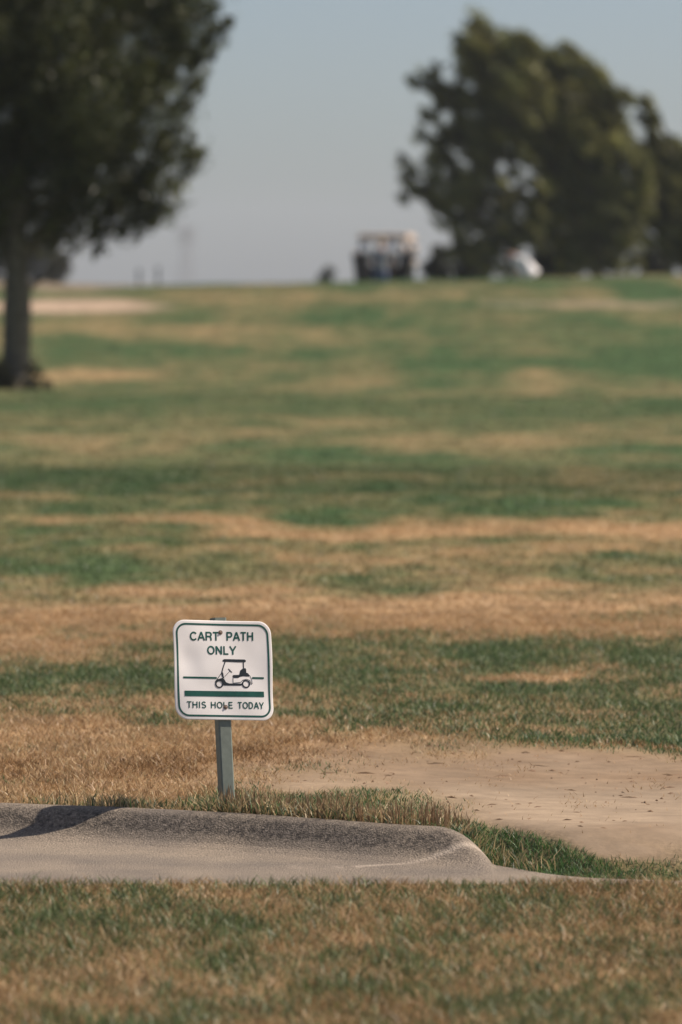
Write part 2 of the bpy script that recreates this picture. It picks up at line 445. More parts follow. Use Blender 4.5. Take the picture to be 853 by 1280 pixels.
# ------------------------------------------------------------------ concrete path with its rolled kerb
M_conc = bpy.data.materials.new('old_concrete'); M_conc.use_nodes = True
def build_conc(m):
    nt = m.node_tree; N = nt.nodes; L = nt.links
    b = N['Principled BSDF']; b.inputs['Roughness'].default_value = 0.92; b.inputs['Specular IOR Level'].default_value = 0.25
    g = N.new('ShaderNodeNewGeometry')
    joint = N.new('ShaderNodeAttribute'); joint.attribute_name = 'dust'
    dark_band = N.new('ShaderNodeAttribute'); dark_band.attribute_name = 'kerb_dark'
    def noise(scale, det, rough=0.5):
        n = N.new('ShaderNodeTexNoise'); n.inputs['Scale'].default_value = scale; n.inputs['Detail'].default_value = det
        n.inputs['Roughness'].default_value = rough
        L.new(g.outputs['Position'], n.inputs['Vector']); return n
    def ramp(src, stops):
        r = N.new('ShaderNodeValToRGB'); L.new(src, r.inputs[0])
        while len(r.color_ramp.elements) < len(stops): r.color_ramp.elements.new(0.5)
        for e, (p, c) in zip(r.color_ramp.elements, stops): e.position = p; e.color = (*c, 1)
        return r
    fine = noise(170, 4, 0.6); mid = noise(3.2, 6); vo = N.new('ShaderNodeTexVoronoi'); vo.inputs['Scale'].default_value = 150
    L.new(g.outputs['Position'], vo.inputs['Vector'])
    r1 = ramp(fine.outputs['Fac'], [(0.30, (0.11, 0.095, 0.078)), (0.46, (0.25, 0.212, 0.17)), (0.6, (0.30, 0.255, 0.205)), (0.72, (0.50, 0.44, 0.36))])
    r2 = ramp(mid.outputs['Fac'], [(0.35, (0.76, 0.76, 0.78)), (0.65, (1.10, 1.07, 1.03))])
    mx = N.new('ShaderNodeMix'); mx.data_type = 'RGBA'; mx.blend_type = 'MULTIPLY'; mx.inputs[0].default_value = 1
    L.new(r1.outputs[0], mx.inputs[6]); L.new(r2.outputs[0], mx.inputs[7])
    # blotchy darker band along the kerb face
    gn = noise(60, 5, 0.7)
    gm = N.new('ShaderNodeMath'); gm.operation = 'MULTIPLY'; L.new(dark_band.outputs['Fac'], gm.inputs[0])
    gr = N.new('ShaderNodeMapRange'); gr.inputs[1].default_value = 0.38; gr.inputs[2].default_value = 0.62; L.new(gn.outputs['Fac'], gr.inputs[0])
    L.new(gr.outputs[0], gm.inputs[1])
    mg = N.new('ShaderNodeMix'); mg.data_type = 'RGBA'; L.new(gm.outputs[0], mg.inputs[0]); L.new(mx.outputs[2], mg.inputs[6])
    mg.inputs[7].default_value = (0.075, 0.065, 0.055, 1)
    md = N.new('ShaderNodeMix'); md.data_type = 'RGBA'; L.new(joint.outputs['Fac'], md.inputs[0]); L.new(mg.outputs[2], md.inputs[6])
    md.inputs[7].default_value = (0.50, 0.42, 0.34, 1)
    L.new(md.outputs[2], b.inputs['Base Color'])
    b1 = N.new('ShaderNodeBump'); b1.inputs['Strength'].default_value = 0.9; b1.inputs['Distance'].default_value = 0.006
    L.new(fine.outputs['Fac'], b1.inputs['Height'])
    b2 = N.new('ShaderNodeBump'); b2.inputs['Strength'].default_value = 0.35; b2.inputs['Distance'].default_value = 0.004
    L.new(vo.outputs['Distance'], b2.inputs['Height']); L.new(b1.outputs[0], b2.inputs['Normal'])
    L.new(b2.outputs[0], b.inputs['Normal'])
build_conc(M_conc)
phalf = spaced([(0, 1.4, 0.012, 0.012), (1.4, 4, 0.03, 0.2), (4, 60, 1, 10), (60, 400, 40, 100)])
PXs = np.concatenate([-phalf[:0:-1], phalf])
# rows as fraction: from behind the kerb top towards the camera
offs = np.concatenate([[-0.030], np.arange(-0.028, 0.34, 0.008), np.linspace(0.36, 1.0, 22)])
rows_x, rows_y, rows_z, dust, kerb_dark = [], [], [], [], []
for k, o_ in enumerate(offs):
    X = PXs.copy(); fe_ = far_edge(X); ne_ = near_edge(X) - 0.03
    if o_ <= 0.34: Y = fe_ - o_
    else: Y = (fe_ - 0.34) + (ne_ - (fe_ - 0.34)) * (o_ - 0.34) / 0.66
    z, dist = path_z(X, Y)
    if k == 0: z = z - 0.10
    elif o_ < 0: z = z - 0.004 * (abs(o_) / 0.028) ** 2
    rows_x.append(X); rows_y.append(Y); rows_z.append(z)
    # dusty construction joint running off the kerb end
    jy = np.interp(X, [-0.3, 0.0, 0.2, 0.33, 0.43, 0.5], [16.16, 16.12, 16.15, 16.19, 16.22, 16.2]) + 0.012 * (vnoise(X * 22, X * 0, 3) - 0.5)
    dj = np.exp(-((Y - jy) / 0.011) ** 2) * sstep(-0.25, 0.15, X) * (1 - sstep(0.42, 0.46, X)) * (0.25 + vnoise(X * 14, Y * 14, 8))
    dust.append(np.clip(dj, 0, 1))
    gk = 1.15 * np.exp(-((dist - 0.080) / 0.045) ** 2) * (1 - sstep(0.30, 0.40, X)) * (0.5 + fbm(X * 7, Y * 7, 77, 3))  # darkest midway down the kerb roll, ends before the kerb runs out
    kerb_dark.append(np.clip(gk, 0, 1))
px_ = np.stack([np.array(rows_x).ravel(), np.array(rows_y).ravel(), np.array(rows_z).ravel()], 1)
nr, nc = len(offs), len(PXs)
ii = np.arange(nr * nc).reshape(nr, nc)
q = np.stack([ii[:-1, :-1], ii[1:, :-1], ii[1:, 1:], ii[:-1, 1:]], axis=-1).reshape(-1, 4)
path = mesh_np('path', px_, q.ravel(), np.full(len(q), 4), M_conc, smooth=True, attrs={'dust': np.array(dust), 'kerb_dark': np.array(kerb_dark)})
tag(path, kind='structure')

# ------------------------------------------------------------------ grass blades
def blades(name, X, Y, H, W, COL, lean, z=None, curl=0.5, droop=None):
    n = len(X)
    if z is None: z = ground_z(X, Y)
    az = rng.uniform(0, 2 * np.pi, n)                 # facing
    la = rng.uniform(0, 2 * np.pi, n)                 # lean direction
    lm = lean * H * rng.uniform(0.2, 1.6, n)
    wx = np.cos(az) * W / 2; wy = np.sin(az) * W / 2
    base = np.stack([X, Y, z - 0.006], 1)
    mid = base + np.stack([np.cos(la) * lm * 0.35, np.sin(la) * lm * 0.35, H * 0.58], 1)
    tip = base + np.stack([np.cos(la) * lm, np.sin(la) * lm, H * (1 - curl * rng.uniform(0, 0.6, n)) + 0.006], 1)
    side = np.stack([wx, wy, wx * 0], 1)
    V = np.empty((n, 5, 3), np.float32)
    V[:, 0] = base - side; V[:, 1] = base + side; V[:, 2] = mid + side * 0.8; V[:, 3] = mid - side * 0.8; V[:, 4] = tip
    i0 = np.arange(n) * 5
    F = np.stack([i0, i0 + 1, i0 + 2, i0 + 3, i0 + 3, i0 + 2, i0 + 4], 1).ravel()
    FL = np.tile([4, 3], n)
    c = np.repeat(COL[:, None, :], 5, 1)
    c = c * np.array([0.9, 0.9, 1.0, 1.0, 1.08])[None, :, None]
    return mesh_np(name, V.reshape(-1, 3), F, FL, M_blade, colors=c.reshape(-1, 3))

STRAW = np.array([0.52, 0.40, 0.22]); BLUEG = np.array([0.10, 0.135, 0.075])
def blade_colors(X, Y, dry, o, strip, mixr=0.55):
    n = len(X)
    r = rng.random(n)
    clump = fbm(X * 6, Y * 4, 71, 3)
    isdry = (r * mixr + clump * (1 - mixr)) < (dry * 0.86 + 0.07)
    g = np.where(((strip > 0.5) & (X > 0.1))[:, None], LUSH, GREEN * np.where(Y < 40, 1.4, 1.0)[:, None]) * rng.uniform(0.7, 1.5, (n, 1))
    bl = rng.random((n, 1)) < np.where(Y < 15.2, 0.35, 0.25)[:, None]
    g = np.where(bl, BLUEG * rng.uniform(0.8, 1.3, (n, 1)), g)
    d = DRY * rng.uniform(0.7, 1.25, (n, 1))
    st = rng.random((n, 1)) < 0.22
    d = np.where(st, STRAW * rng.uniform(0.8, 1.1, (n, 1)), d)
    br = rng.random(n) < np.clip(o['brown'], 0, 1) * 0.85
    d = np.where(br[:, None], BROWN * rng.uniform(0.6, 1.5, (n, 1)), d)
    out_ = None
    fgm = (Y < 15.2)[:, None]
    g = np.where(fgm, g * 0.75 + np.array([0.17, 0.145, 0.065]) * 0.3, g); d = np.where(fgm, d * 0.72 + np.array([0.13, 0.115, 0.05]) * 0.3, d)
    isdry = isdry | (br & (rng.random(n) < 0.8))
    return np.where(isdry[:, None], d, g), isdry

def lawn(name, x0, x1, y0, y1, dens, hgt, wid, lean=0.7, widen=None, label=None, cat='grass', blend=0.0, strip_only=False, mixr=0.55):
    n = int((y1 - y0) * (x1 - x0) * dens)
    Y = rng.uniform(y0, y1, n)
    X = rng.uniform(x0, x1, n)
    if widen: 
        keepm = np.abs(X) < widen[0] + widen[1] * Y; X = X[keepm]; Y = Y[keepm]
    fe = far_edge(X); ne = near_edge(X)
    ok = (Y > fe + 0.004) | (Y < ne)
    X = X[ok]; Y = Y[ok]
    dry, o, strip = mix_masks(X, Y)
    if strip_only:
        k = strip > 0.5; X, Y, dry, strip = X[k], Y[k], dry[k], strip[k]; o = {a: v[k] for a, v in o.items()}
    # thin out on bare ground, raggedly towards its far edge
    far_rag = 0.9 * sstep(18.2, 20.5, Y) * (o['dirt'] > 0.05)
    d = np.clip(o['dirt'] * 1.5 + (fbm(X * 7, Y * 2.5, 161, 3) - 0.5) * (1.4 + far_rag) * (o['dirt'] > 0.02) - 0.25 * far_rag, 0, 1) * (1 - 0.10 * (fbm(X * 4, Y * 2, 83, 3) > 0.63))
    ok = rng.random(len(X)) > np.maximum(d * 0.992, np.clip(o['sand'], 0, 1))
    X, Y, dry, strip = X[ok], Y[ok], dry[ok], strip[ok]; o = {k: v[ok] for k, v in o.items()}
    col, isd = blade_colors(X, Y, dry, o, strip, mixr)
    col = col * (1 - blend) + soil_color(X, Y)[0] * blend
    n = len(X)
    tall = 0.6 + 1.1 * fbm(X * 5, Y * 3, 91, 3)
    H = hgt * tall * rng.uniform(0.55, 1.35, n) * np.where(strip > 0.5, np.interp(X, [-0.7, -0.4, 0.2, 0.5, 1.2], [0.9, 1.1, 1.0, 0.85, 0.65]), 1) * (1 - 0.45 * np.clip(o['dirt'], 0, 1))
    H = np.where(isd & (strip < 0.5), H * 0.85, H)
    L_ = np.where(isd, lean * 1.4, lean)
    ob = blades(name, X, Y, H, wid * rng.uniform(0.7, 1.3, n), col, L_)
    tag(ob, label, cat, kind='stuff')
    return ob

lawn('foreground_lawn', -1.8, 1.8, 11.2, 14.80, 8200, 0.026, 0.0034, 0.9, mixr=0.6, widen=(0.65, 0.062), label='blurred patchy green and straw lawn in front of the concrete path')
lawn('kerbside_grass', -2.1, 2.1, 15.6, 19.5, 7600, 0.021, 0.0032, 0.85, widen=(0.6, 0.064), label='dry brown and green turf right behind the concrete kerb')
lawn('dry_turf', -2.4, 2.4, 19.5, 27, 3600, 0.020, 0.0046, 0.9, blend=0.2, widen=(0.6, 0.064), label='tan and green turf beyond the sign and dirt patch')
lawn('fairway_grass', -6, 6, 27, 48, 850, 0.018, 0.0085, 1.1, blend=0.6, widen=(0.9, 0.085), label='banded green and brown fairway grass in the middle distance')
lawn('slope_grass', -16, 16, 48, 122, 75, 0.018, 0.018, 1.2, blend=0.9, widen=(0.6, 0.125), label='blurred green slope rising to the crest of the course')

lawn('apron_grass', 0.18, 1.5, 15.65, 16.9, 16000, 0.020, 0.0024, 0.9, label='lush short green grass filling the corner where the kerb ends', strip_only=True)
# long tufts, straw stalks along the kerb edge
def kerb_tufts():
    n = 5200
    X = rng.uniform(-1.35, 0.62, n)
    dist = np.abs(rng.normal(0, 1, n)) * np.interp(X, [-1.35, -0.7, -0.3, 0.2, 0.6], [0.03, 0.05, 0.08, 0.12, 0.12]) + 0.004
    cl = fbm(X * 8, X * 0 + 2.2, 101, 3)
    ok = rng.random(n) < np.clip((cl - 0.30) * 3.2, 0.08, 1) * np.interp(X, [-1.35, -1.0, -0.62, -0.45, 0.3, 0.6], [0.18, 0.22, 0.35, 1, 1, 0.12])
    X = X[ok]; dist = dist[ok]; cl = cl[ok]
    Y = far_edge(X) + dist
    n = len(X)
    p = np.interp(X, [-1.3, -0.7, -0.3, 0.1, 0.4], [0.8, 0.62, 0.62, 0.62, 0.35])
    far = dist > 0.09
    isd = rng.random(n) < np.where(far, 0.85, p)
    col = np.where(isd[:, None], STRAW * rng.uniform(0.45, 1.2, (n, 1)), np.where(rng.random((n, 1)) < 0.7, BLUEG, LUSH) * rng.uniform(0.7, 1.3, (n, 1)))
    H = rng.uniform(0.026, 0.062, n) * (0.55 + cl)
    o = blades('kerb_tufts', X, Y, H, rng.uniform(0.0028, 0.0048, n), col, np.full(n, 0.75))
    tag(o, 'long straw and blue-green tufts leaning over the kerb edge', 'grass', kind='stuff')
    # upright dead stalks
    n = 620
    X = rng.uniform(-0.36, 0.38, n); dist = rng.uniform(0.01, 0.20, n)
    ok = vnoise(X * 9, dist * 3, 111) > 0.35; X = X[ok]; dist = dist[ok]; n = len(X)
    Y = far_edge(X) + dist
    col = np.array([0.25, 0.16, 0.09]) * rng.uniform(0.5, 1.5, (n, 1))
    o = blades('dead_stalks', X, Y, rng.uniform(0.05, 0.095, n), rng.uniform(0.003, 0.005, n), col, np.full(n, 0.18), curl=0.05)
    tag(o, 'upright dead brown grass stalks between sign post and dirt patch', 'grass', kind='stuff')
kerb_tufts()

# crumbs, twigs and dead leaves lying on the bare dirt
def debris():
    n = 650
    X = rng.uniform(-0.5, 1.7, n); Y = rng.uniform(16.3, 21, n)
    dry, o, strip = mix_masks(X, Y)
    ok = (o['dirt'] > 0.35) & (strip < 0.3) & (fbm(X * 3, Y * 1.2, 121, 3) > 0.42); X = X[ok]; Y = Y[ok]; n = len(X)
    z = ground_z(X, Y)
    a = rng.uniform(0, np.pi, n); L_ = rng.uniform(0.005, 0.02, n) * (1 + 1.5 * (rng.random(n) < 0.08)); w = rng.uniform(0.002, 0.005, n); h = rng.uniform(0.002, 0.006, n)
    dx, dy = np.cos(a) * L_, np.sin(a) * L_; ex, ey = -np.sin(a) * w, np.cos(a) * w
    V = np.empty((n, 5, 3), np.float32)
    V[:, 0] = np.stack([X - dx, Y - dy, z - 0.001], 1); V[:, 1] = np.stack([X + ex, Y + ey, z - 0.001], 1)
    V[:, 2] = np.stack([X + dx, Y + dy, z + 0.001], 1); V[:, 3] = np.stack([X - ex, Y - ey, z - 0.001], 1)
    V[:, 4] = np.stack([X, Y, z + h], 1)
    i0 = np.arange(n) * 5
    F = np.stack([i0, i0 + 1, i0 + 4, i0 + 1, i0 + 2, i0 + 4, i0 + 2, i0 + 3, i0 + 4, i0 + 3, i0, i0 + 4], 1).ravel()
    c = np.where(rng.random((n, 1)) < 0.5, np.array([[0.16, 0.10, 0.06]]), np.array([[0.30, 0.20, 0.13]])) * rng.uniform(0.6, 1.3, (n, 1))
    o = mesh_np('ground_litter', V.reshape(-1, 3), F, np.full(4 * n, 3), M_blade, colors=np.repeat(c[:, None], 5, 1).reshape(-1, 3))
    tag(o, 'soil crumbs, twigs and dead leaf bits scattered on the bare dirt', 'litter', kind='stuff')
debris()

# ------------------------------------------------------------------ the sign
def build_sign():
    bx, by = -0.3405, 16.95
    bz = float(ground_z(np.array([bx]), np.array([by]))[0])
    root = empty('cart_path_sign', (bx, by, bz), R(21))
    root.rotation_euler = (R(-8.0), 0, R(21))
    tag(root, 'white and green golf sign reading cart path only on a grey-green post by the kerb', 'sign')
    # post: square tube, slightly leaning, open top with a thin wall
    bm = bmesh.new()
    s = 0.0405 / 2; top = 0.574
    def ring(z, h, dx=0.0):
        c = 0.004
        pts = [(-h + c, -h), (h - c, -h), (h, -h + c), (h, h - c), (h - c, h), (-h + c, h), (-h, h - c), (-h, -h + c)]
        return [bm.verts.new((x + dx, y, z)) for x, y in pts]
    zs = [-0.15, 0.0, 0.14, 0.28, 0.42, top]
    rr = [ring(z, s, 0.0 * z) for z in zs]
    for a, b in zip(rr[:-1], rr[1:]):
        for k in range(8): bm.faces.new((a[k], a[(k + 1) % 8], b[(k + 1) % 8], b[k]))
    inn = ring(top, s - 0.004, 0.0); low = ring(top - 0.05, s - 0.004, 0.0)
    for k in range(8):
        bm.faces.new((rr[-1][k], rr[-1][(k + 1) % 8], inn[(k + 1) % 8], inn[k]))
        bm.faces.new((inn[k], inn[(k + 1) % 8], low[(k + 1) % 8], low[k]))
    bm.faces.new(list(reversed(low))); bm.faces.new(rr[0])
    from_bm('post', bm, M_post, root)

    # the plate lives in a tilted frame; decals share its warp
    W = 0.312; H = 0.298
    lean = R(0.6); roll = R(2.4)
    T = Matrix.Translation((0.000, -s - 0.006, 0.266 + H / 2)) @ Matrix.Rotation(-lean, 4, 'X') @ Matrix.Rotation(roll, 4, 'Y')
    shear = 0.040
    def warp(x, y, off):
        # x,y in plate metres from centre, y up; returns local point
        u, v = x / (W / 2), y / (H / 2)
        d = 0.002 * u * u * v - 0.0022 * math.exp(-((u + 0.72) / 0.22) ** 2 - ((v - 0.18) / 0.22) ** 2)
        d += 0.0016 * math.exp(-((u + 0.40) / 0.20) ** 2 - ((v - 0.02) / 0.22) ** 2)
        d += 0.0045 * max(0, u * 0.7 + v * 0.7 - 0.85) ** 2 * 4 - 0.003 * math.sin(2.1 * u + 0.6) * (0.4 + 0.3 * v)
        d += 0.0016 * math.sin(5.3 * u + 2) * math.sin(4.1 * v + 1)
        d += 0.002 * max(0, abs(u) - 0.8) * 3 * math.sin(3 * v + 1)
        return T @ Vector((x - shear * y + 0.0015 * math.sin(3.2 * v) * u * u, -off - d, y))
    def rrect(w, h, r, n=10):
        pts = []
        for cx, cy, a0 in ((w / 2 - r, h / 2 - r, 0), (-w / 2 + r, h / 2 - r, 90), (-w / 2 + r, -h / 2 + r, 180), (w / 2 - r, -h / 2 + r, 270)):
            for k in range(n + 1):
                a = R(a0 + 90 * k / n); pts.append((cx + r * math.cos(a), cy + r * math.sin(a)))
        return pts
    # plate as concentric rings so the warp shows
    th = 0.0022
    bm = bmesh.new()
    rings = []
    out = rrect(W, H, 0.038)
    # densify straight runs
    dens = []
    for i, p in enumerate(out):
        qn = out[(i + 1) % len(out)]
        L_ = math.dist(p, qn); m = max(1, int(L_ / 0.012))
        for k in range(m): dens.append((p[0] + (qn[0] - p[0]) * k / m, p[1] + (qn[1] - p[1]) * k / m))
    for f in [1.0, 0.994] + [0.97 - 0.97 * k / 18 for k in range(18)]:
        off = 0.0 if f < 0.999 else -0.0006
        rings.append([bm.verts.new(warp(x * f, y * f, off)) for x, y in dens])
    backr = [bm.verts.new(warp(x, y, -th)) for x, y in dens]
    n = len(dens)
    for a, b in zip(rings[:-1], rings[1:]):
        for k in range(n): bm.faces.new((a[k], a[(k + 1) % n], b[(k + 1) % n], b[k]))
    c = bm.verts.new(warp(0, 0, 0))
    for k in range(n): bm.faces.new((rings[-1][k], rings[-1][(k + 1) % n], c))
    for k in range(n): bm.faces.new((rings[0][(k + 1) % n], rings[0][k], backr[k], backr[(k + 1) % n]))
    prev = backr
    for f in [0.8, 0.6, 0.4, 0.2]:
        nxt = [bm.verts.new(warp(x * f, y * f, -th - 0.001)) for x, y in dens]
        for k in range(n): bm.faces.new((prev[(k + 1) % n], prev[k], nxt[k], nxt[(k + 1) % n]))
        prev = nxt
    cb = bm.verts.new(warp(0, 0, -th - 0.001))
    for k in range(n): bm.faces.new((prev[(k + 1) % n], prev[k], cb))
    bmesh.ops.recalc_face_normals(bm, faces=bm.faces)
    from_bm('plate', bm, M_signwhite, root, smooth=True)

    OFF = 0.0007
    def zp(x, y):
        """measured coordinate of the enlarged sign -> plate metres"""
        fy = (y - 78) / 677.0
        xs = (x - 87 - 0.030 * (y - 80)) / 658.0
        ys = (y - 78 - 12 * xs * (1 - fy)) / 677.0
        return ((xs - 0.5) * W, (0.5 - ys) * H)
    def poly(bm, pts, off=OFF):
        """filled outline, cut into a grid of small pieces by triangulation"""
        vs = [bm.verts.new(warp(*zp(x, y), off)) for x, y in pts]
        f = bm.faces.new(vs)
        bmesh.ops.triangulate(bm, faces=[f])
    def stroke(bm, pts, w, off=OFF, closed=False, raw=False, sub=10):
        P = [p if raw else zp(*p) for p in pts]
        if closed: P = P + [P[0]]
        Q = []
        for a, b in zip(P[:-1], P[1:]):
            m = max(1, int(math.dist(a, b) / 0.010))
            for k in range(m): Q.append((a[0] + (b[0] - a[0]) * k / m, a[1] + (b[1] - a[1]) * k / m))
        Q.append(P[-1])
        Lf, Rt = [], []
        N = len(Q)
        for i in range(N):
            if closed: p0, p1 = Q[(i - 1) % (N - 1)], Q[(i + 1) % (N - 1)]
            else: p0, p1 = Q[max(i - 1, 0)], Q[min(i + 1, N - 1)]
            def nrm(a, b):
                l = math.dist(a, b) or 1; return (-(b[1] - a[1]) / l, (b[0] - a[0]) / l)
            if i == 0 and not closed: nn = nrm(Q[0], Q[1]); k = 1
            elif i == N - 1 and not closed: nn = nrm(Q[-2], Q[-1]); k = 1
            else:
                n1 = nrm(p0, Q[i]); n2 = nrm(Q[i], p1); s_ = (n1[0] + n2[0], n1[1] + n2[1]); l = math.hypot(*s_) or 1
                nn = (s_[0] / l, s_[1] / l); dt = nn[0] * n1[0] + nn[1] * n1[1]; k = 1 / max(dt, 0.35)
            h = w / 2 * k
            Lf.append(bm.verts.new(warp(Q[i][0] + nn[0] * h, Q[i][1] + nn[1] * h, off)))
            Rt.append(bm.verts.new(warp(Q[i][0] - nn[0] * h, Q[i][1] - nn[1] * h, off)))
        for i in range(N - 1): bm.faces.new((Rt[i], Rt[i + 1], Lf[i + 1], Lf[i]))
    # border
    bm = bmesh.new()
    stroke(bm, rrect(W - 0.023, H - 0.024, 0.030), 0.0055, closed=True, raw=True)
    from_bm('border_line', bm, M_green, root)
    # lines under the pictogram
    for (x0, y0, x1, y1, w) in ((157, 470, 380, 472, 0.0056), (620, 469, 698, 470, 0.0056), (165, 579, 698, 579, 0.0165)):
        bm = bmesh.new(); stroke(bm, [(x0, y0), (x1, y1)], w); from_bm('stripe', bm, M_green, root)

    # lettering: sans capitals drawn as strokes in a 0..1 high box
    def arc(cx, cy, rx, ry, a0, a1, n=12):
        return [(cx + rx * math.cos(R(a0 + (a1 - a0) * k / n)), cy + ry * math.sin(R(a0 + (a1 - a0) * k / n))) for k in range(n + 1)]
    G = {
     'C': (0.74, [arc(0.38, 0.5, 0.33, 0.44, 38, 322, 18)]),
     'A': (0.72, [[(0.02, 0), (0.36, 1.0)], [(0.70, 0), (0.36, 1.0)], [(0.15, 0.33), (0.57, 0.33)]]),
     'R': (0.70, [[(0.08, 0), (0.08, 0.94), (0.42, 0.94)] + arc(0.42, 0.71, 0.19, 0.23, 90, -90, 8)[1:] + [(0.08, 0.48)], [(0.40, 0.48), (0.52, 0.42), (0.57, 0.3), (0.60, 0.0)]]),
     'T': (0.64, [[(0.0, 0.94), (0.62, 0.94)], [(0.31, 0), (0.31, 0.94)]]),
     'P': (0.68, [[(0.08, 0), (0.08, 0.94), (0.40, 0.94)] + arc(0.40, 0.69, 0.20, 0.25, 90, -90, 8)[1:] + [(0.08, 0.44)]]),
     'H': (0.74, [[(0.08, 0), (0.08, 1)], [(0.62, 0), (0.62, 1)], [(0.08, 0.53), (0.62, 0.53)]]),
     'O': (0.80, ['closed', arc(0.39, 0.5, 0.33, 0.44, 0, 344, 22)]),
     'N': (0.74, [[(0.08, 0), (0.08, 1)], [(0.08, 0.98), (0.62, 0.02)], [(0.62, 0), (0.62, 1)]]),
     'L': (0.60, [[(0.08, 1), (0.08, 0.06), (0.54, 0.06)]]),
     'Y': (0.68, [[(0.01, 1), (0.33, 0.42)], [(0.65, 1), (0.33, 0.42)], [(0.33, 0), (0.33, 0.45)]]),
     'I': (0.28, [[(0.12, 0), (0.12, 1)]]),
     'S': (0.68, [arc(0.33, 0.73, 0.23, 0.21, 22, 262, 12) + arc(0.33, 0.28, 0.25, 0.22, 82, -158, 12)]),
     'E': (0.66, [[(0.56, 0.94), (0.08, 0.94), (0.08, 0.06), (0.58, 0.06)], [(0.08, 0.52), (0.53, 0.52)]]),
     'D': (0.74, [[(0.08, 0.06), (0.08, 0.94), (0.32, 0.94)] + arc(0.32, 0.5, 0.30, 0.44, 90, -90, 14)[1:] + [(0.08, 0.06)]]),
    }
    def letters(words, y_base, hgt, wstroke, material):
        # words: [(text, x0, x1)] in measured coordinates
        for text, x0, x1 in words:
            tot = sum(G[ch][0] + 0.10 for ch in text) - 0.10
            sx = (x1 - x0) / tot
            x = x0
            for ch in text:
                w, st = G[ch]
                closed = st[0] == 'closed'
                bm = bmesh.new(); o_ = OFF
                for s_ in (st[1:] if closed else st):
                    pts = [(x + px * sx, y_base - py * hgt) for px, py in s_]
                    stroke(bm, pts, wstroke, off=o_, closed=closed); o_ += 0.00008
                from_bm('letter', bm, material, root)
                x += (w + 0.10) * sx
    letters([('CART', 204, 402), ('PATH', 452, 632)], 219, 58, 0.0047, M_green)
    letters([('ONLY', 320, 514)], 313, 57, 0.0047, M_green)
    letters([('THIS', 178, 308), ('HOLE', 338, 488), ('TODAY', 518, 694)], 677, 44, 0.0033, M_green)

    # golf cart pictogram (one flat print)
    bm = bmesh.new()
    poly(bm, [(422, 350), (432, 344), (570, 345), (579, 350), (579, 360), (572, 363), (430, 362), (420, 358)], OFF)
    stroke(bm, [(438, 362), (424, 400), (414, 436)], 0.0030)                    # front strut
    stroke(bm, [(414, 436), (396, 462), (380, 484), (374, 505)], 0.0018)       # cowl outline
    poly(bm, [(414, 424), (424, 440), (427, 462), (432, 476), (420, 470), (412, 450)], OFF)
    stroke(bm, [(562, 362), (563, 404)], 0.0032)                               # rear strut
    poly(bm, [(540, 420), (552, 410), (563, 404), (576, 404), (580, 412), (581, 434), (592, 438), (603, 452), (600, 460), (560, 458), (538, 462), (533, 450)], OFF)
    poly(bm, [(490, 451), (536, 449), (540, 462), (524, 470), (492, 470), (487, 460)], OFF)
    stroke(bm, [(459, 409), (483, 434)], 0.0028)                               # steering wheel
    stroke(bm, [(470, 424), (434, 462)], 0.0016)
    # floor and body sweep
    poly(bm, [(402, 476), (420, 470), (432, 482), (442, 500), (462, 508), (545, 508), (556, 503), (556, 516), (540, 522), (426, 522), (424, 505), (412, 490)], OFF)
    stroke(bm, [(490, 470), (490, 506)], 0.0016)
    stroke(bm, [(490, 505), (540, 500), (556, 484), (580, 478), (604, 486), (612, 512), (619, 508), (616, 480), (603, 452)], 0.0016)
    def annulus(cx, cy, r0, r1, n=20):
        a_ = [bm.verts.new(warp(*zp(cx + r1 * math.cos(2 * math.pi * k / n), cy + r1 * math.sin(2 * math.pi * k / n)), OFF + 0.0003)) for k in range(n)]
        b_ = [bm.verts.new(warp(*zp(cx + r0 * math.cos(2 * math.pi * k / n), cy + r0 * math.sin(2 * math.pi * k / n)), OFF + 0.0003)) for k in range(n)]
        for k in range(n): bm.faces.new((a_[k], b_[k], b_[(k + 1) % n], a_[(k + 1) % n]))
    annulus(397, 512, 19, 28); annulus(577, 510, 19, 28)
    poly(bm, [(366, 505), (372, 490), (386, 480), (402, 476), (416, 484), (424, 500), (416, 492), (398, 484), (382, 488), (374, 498)], OFF)
    bmesh.ops.recalc_face_normals(bm, faces=bm.faces)
    from_bm('cart_pictogram', bm, M_black, root)
    # bolts with washers
    for (x, y) in ((412, 164), (437, 668)):
        x_, y_ = zp(x, y)
        bm = bmesh.new()
        nrm = (warp(x_, y_, 0.01) - warp(x_, y_, 0)).normalized()
        p = warp(x_, y_, 0)
        bm_tube(bm, [p, p + nrm * 0.0014], 0.0068, 16)
        bm_tube(bm, [p + nrm * 0.0014, p + nrm * 0.0036, p + nrm * 0.0045], [0.0036, 0.0034, 0.002], 6)
        from_bm('bolt', bm, M_screw, root)
build_sign()

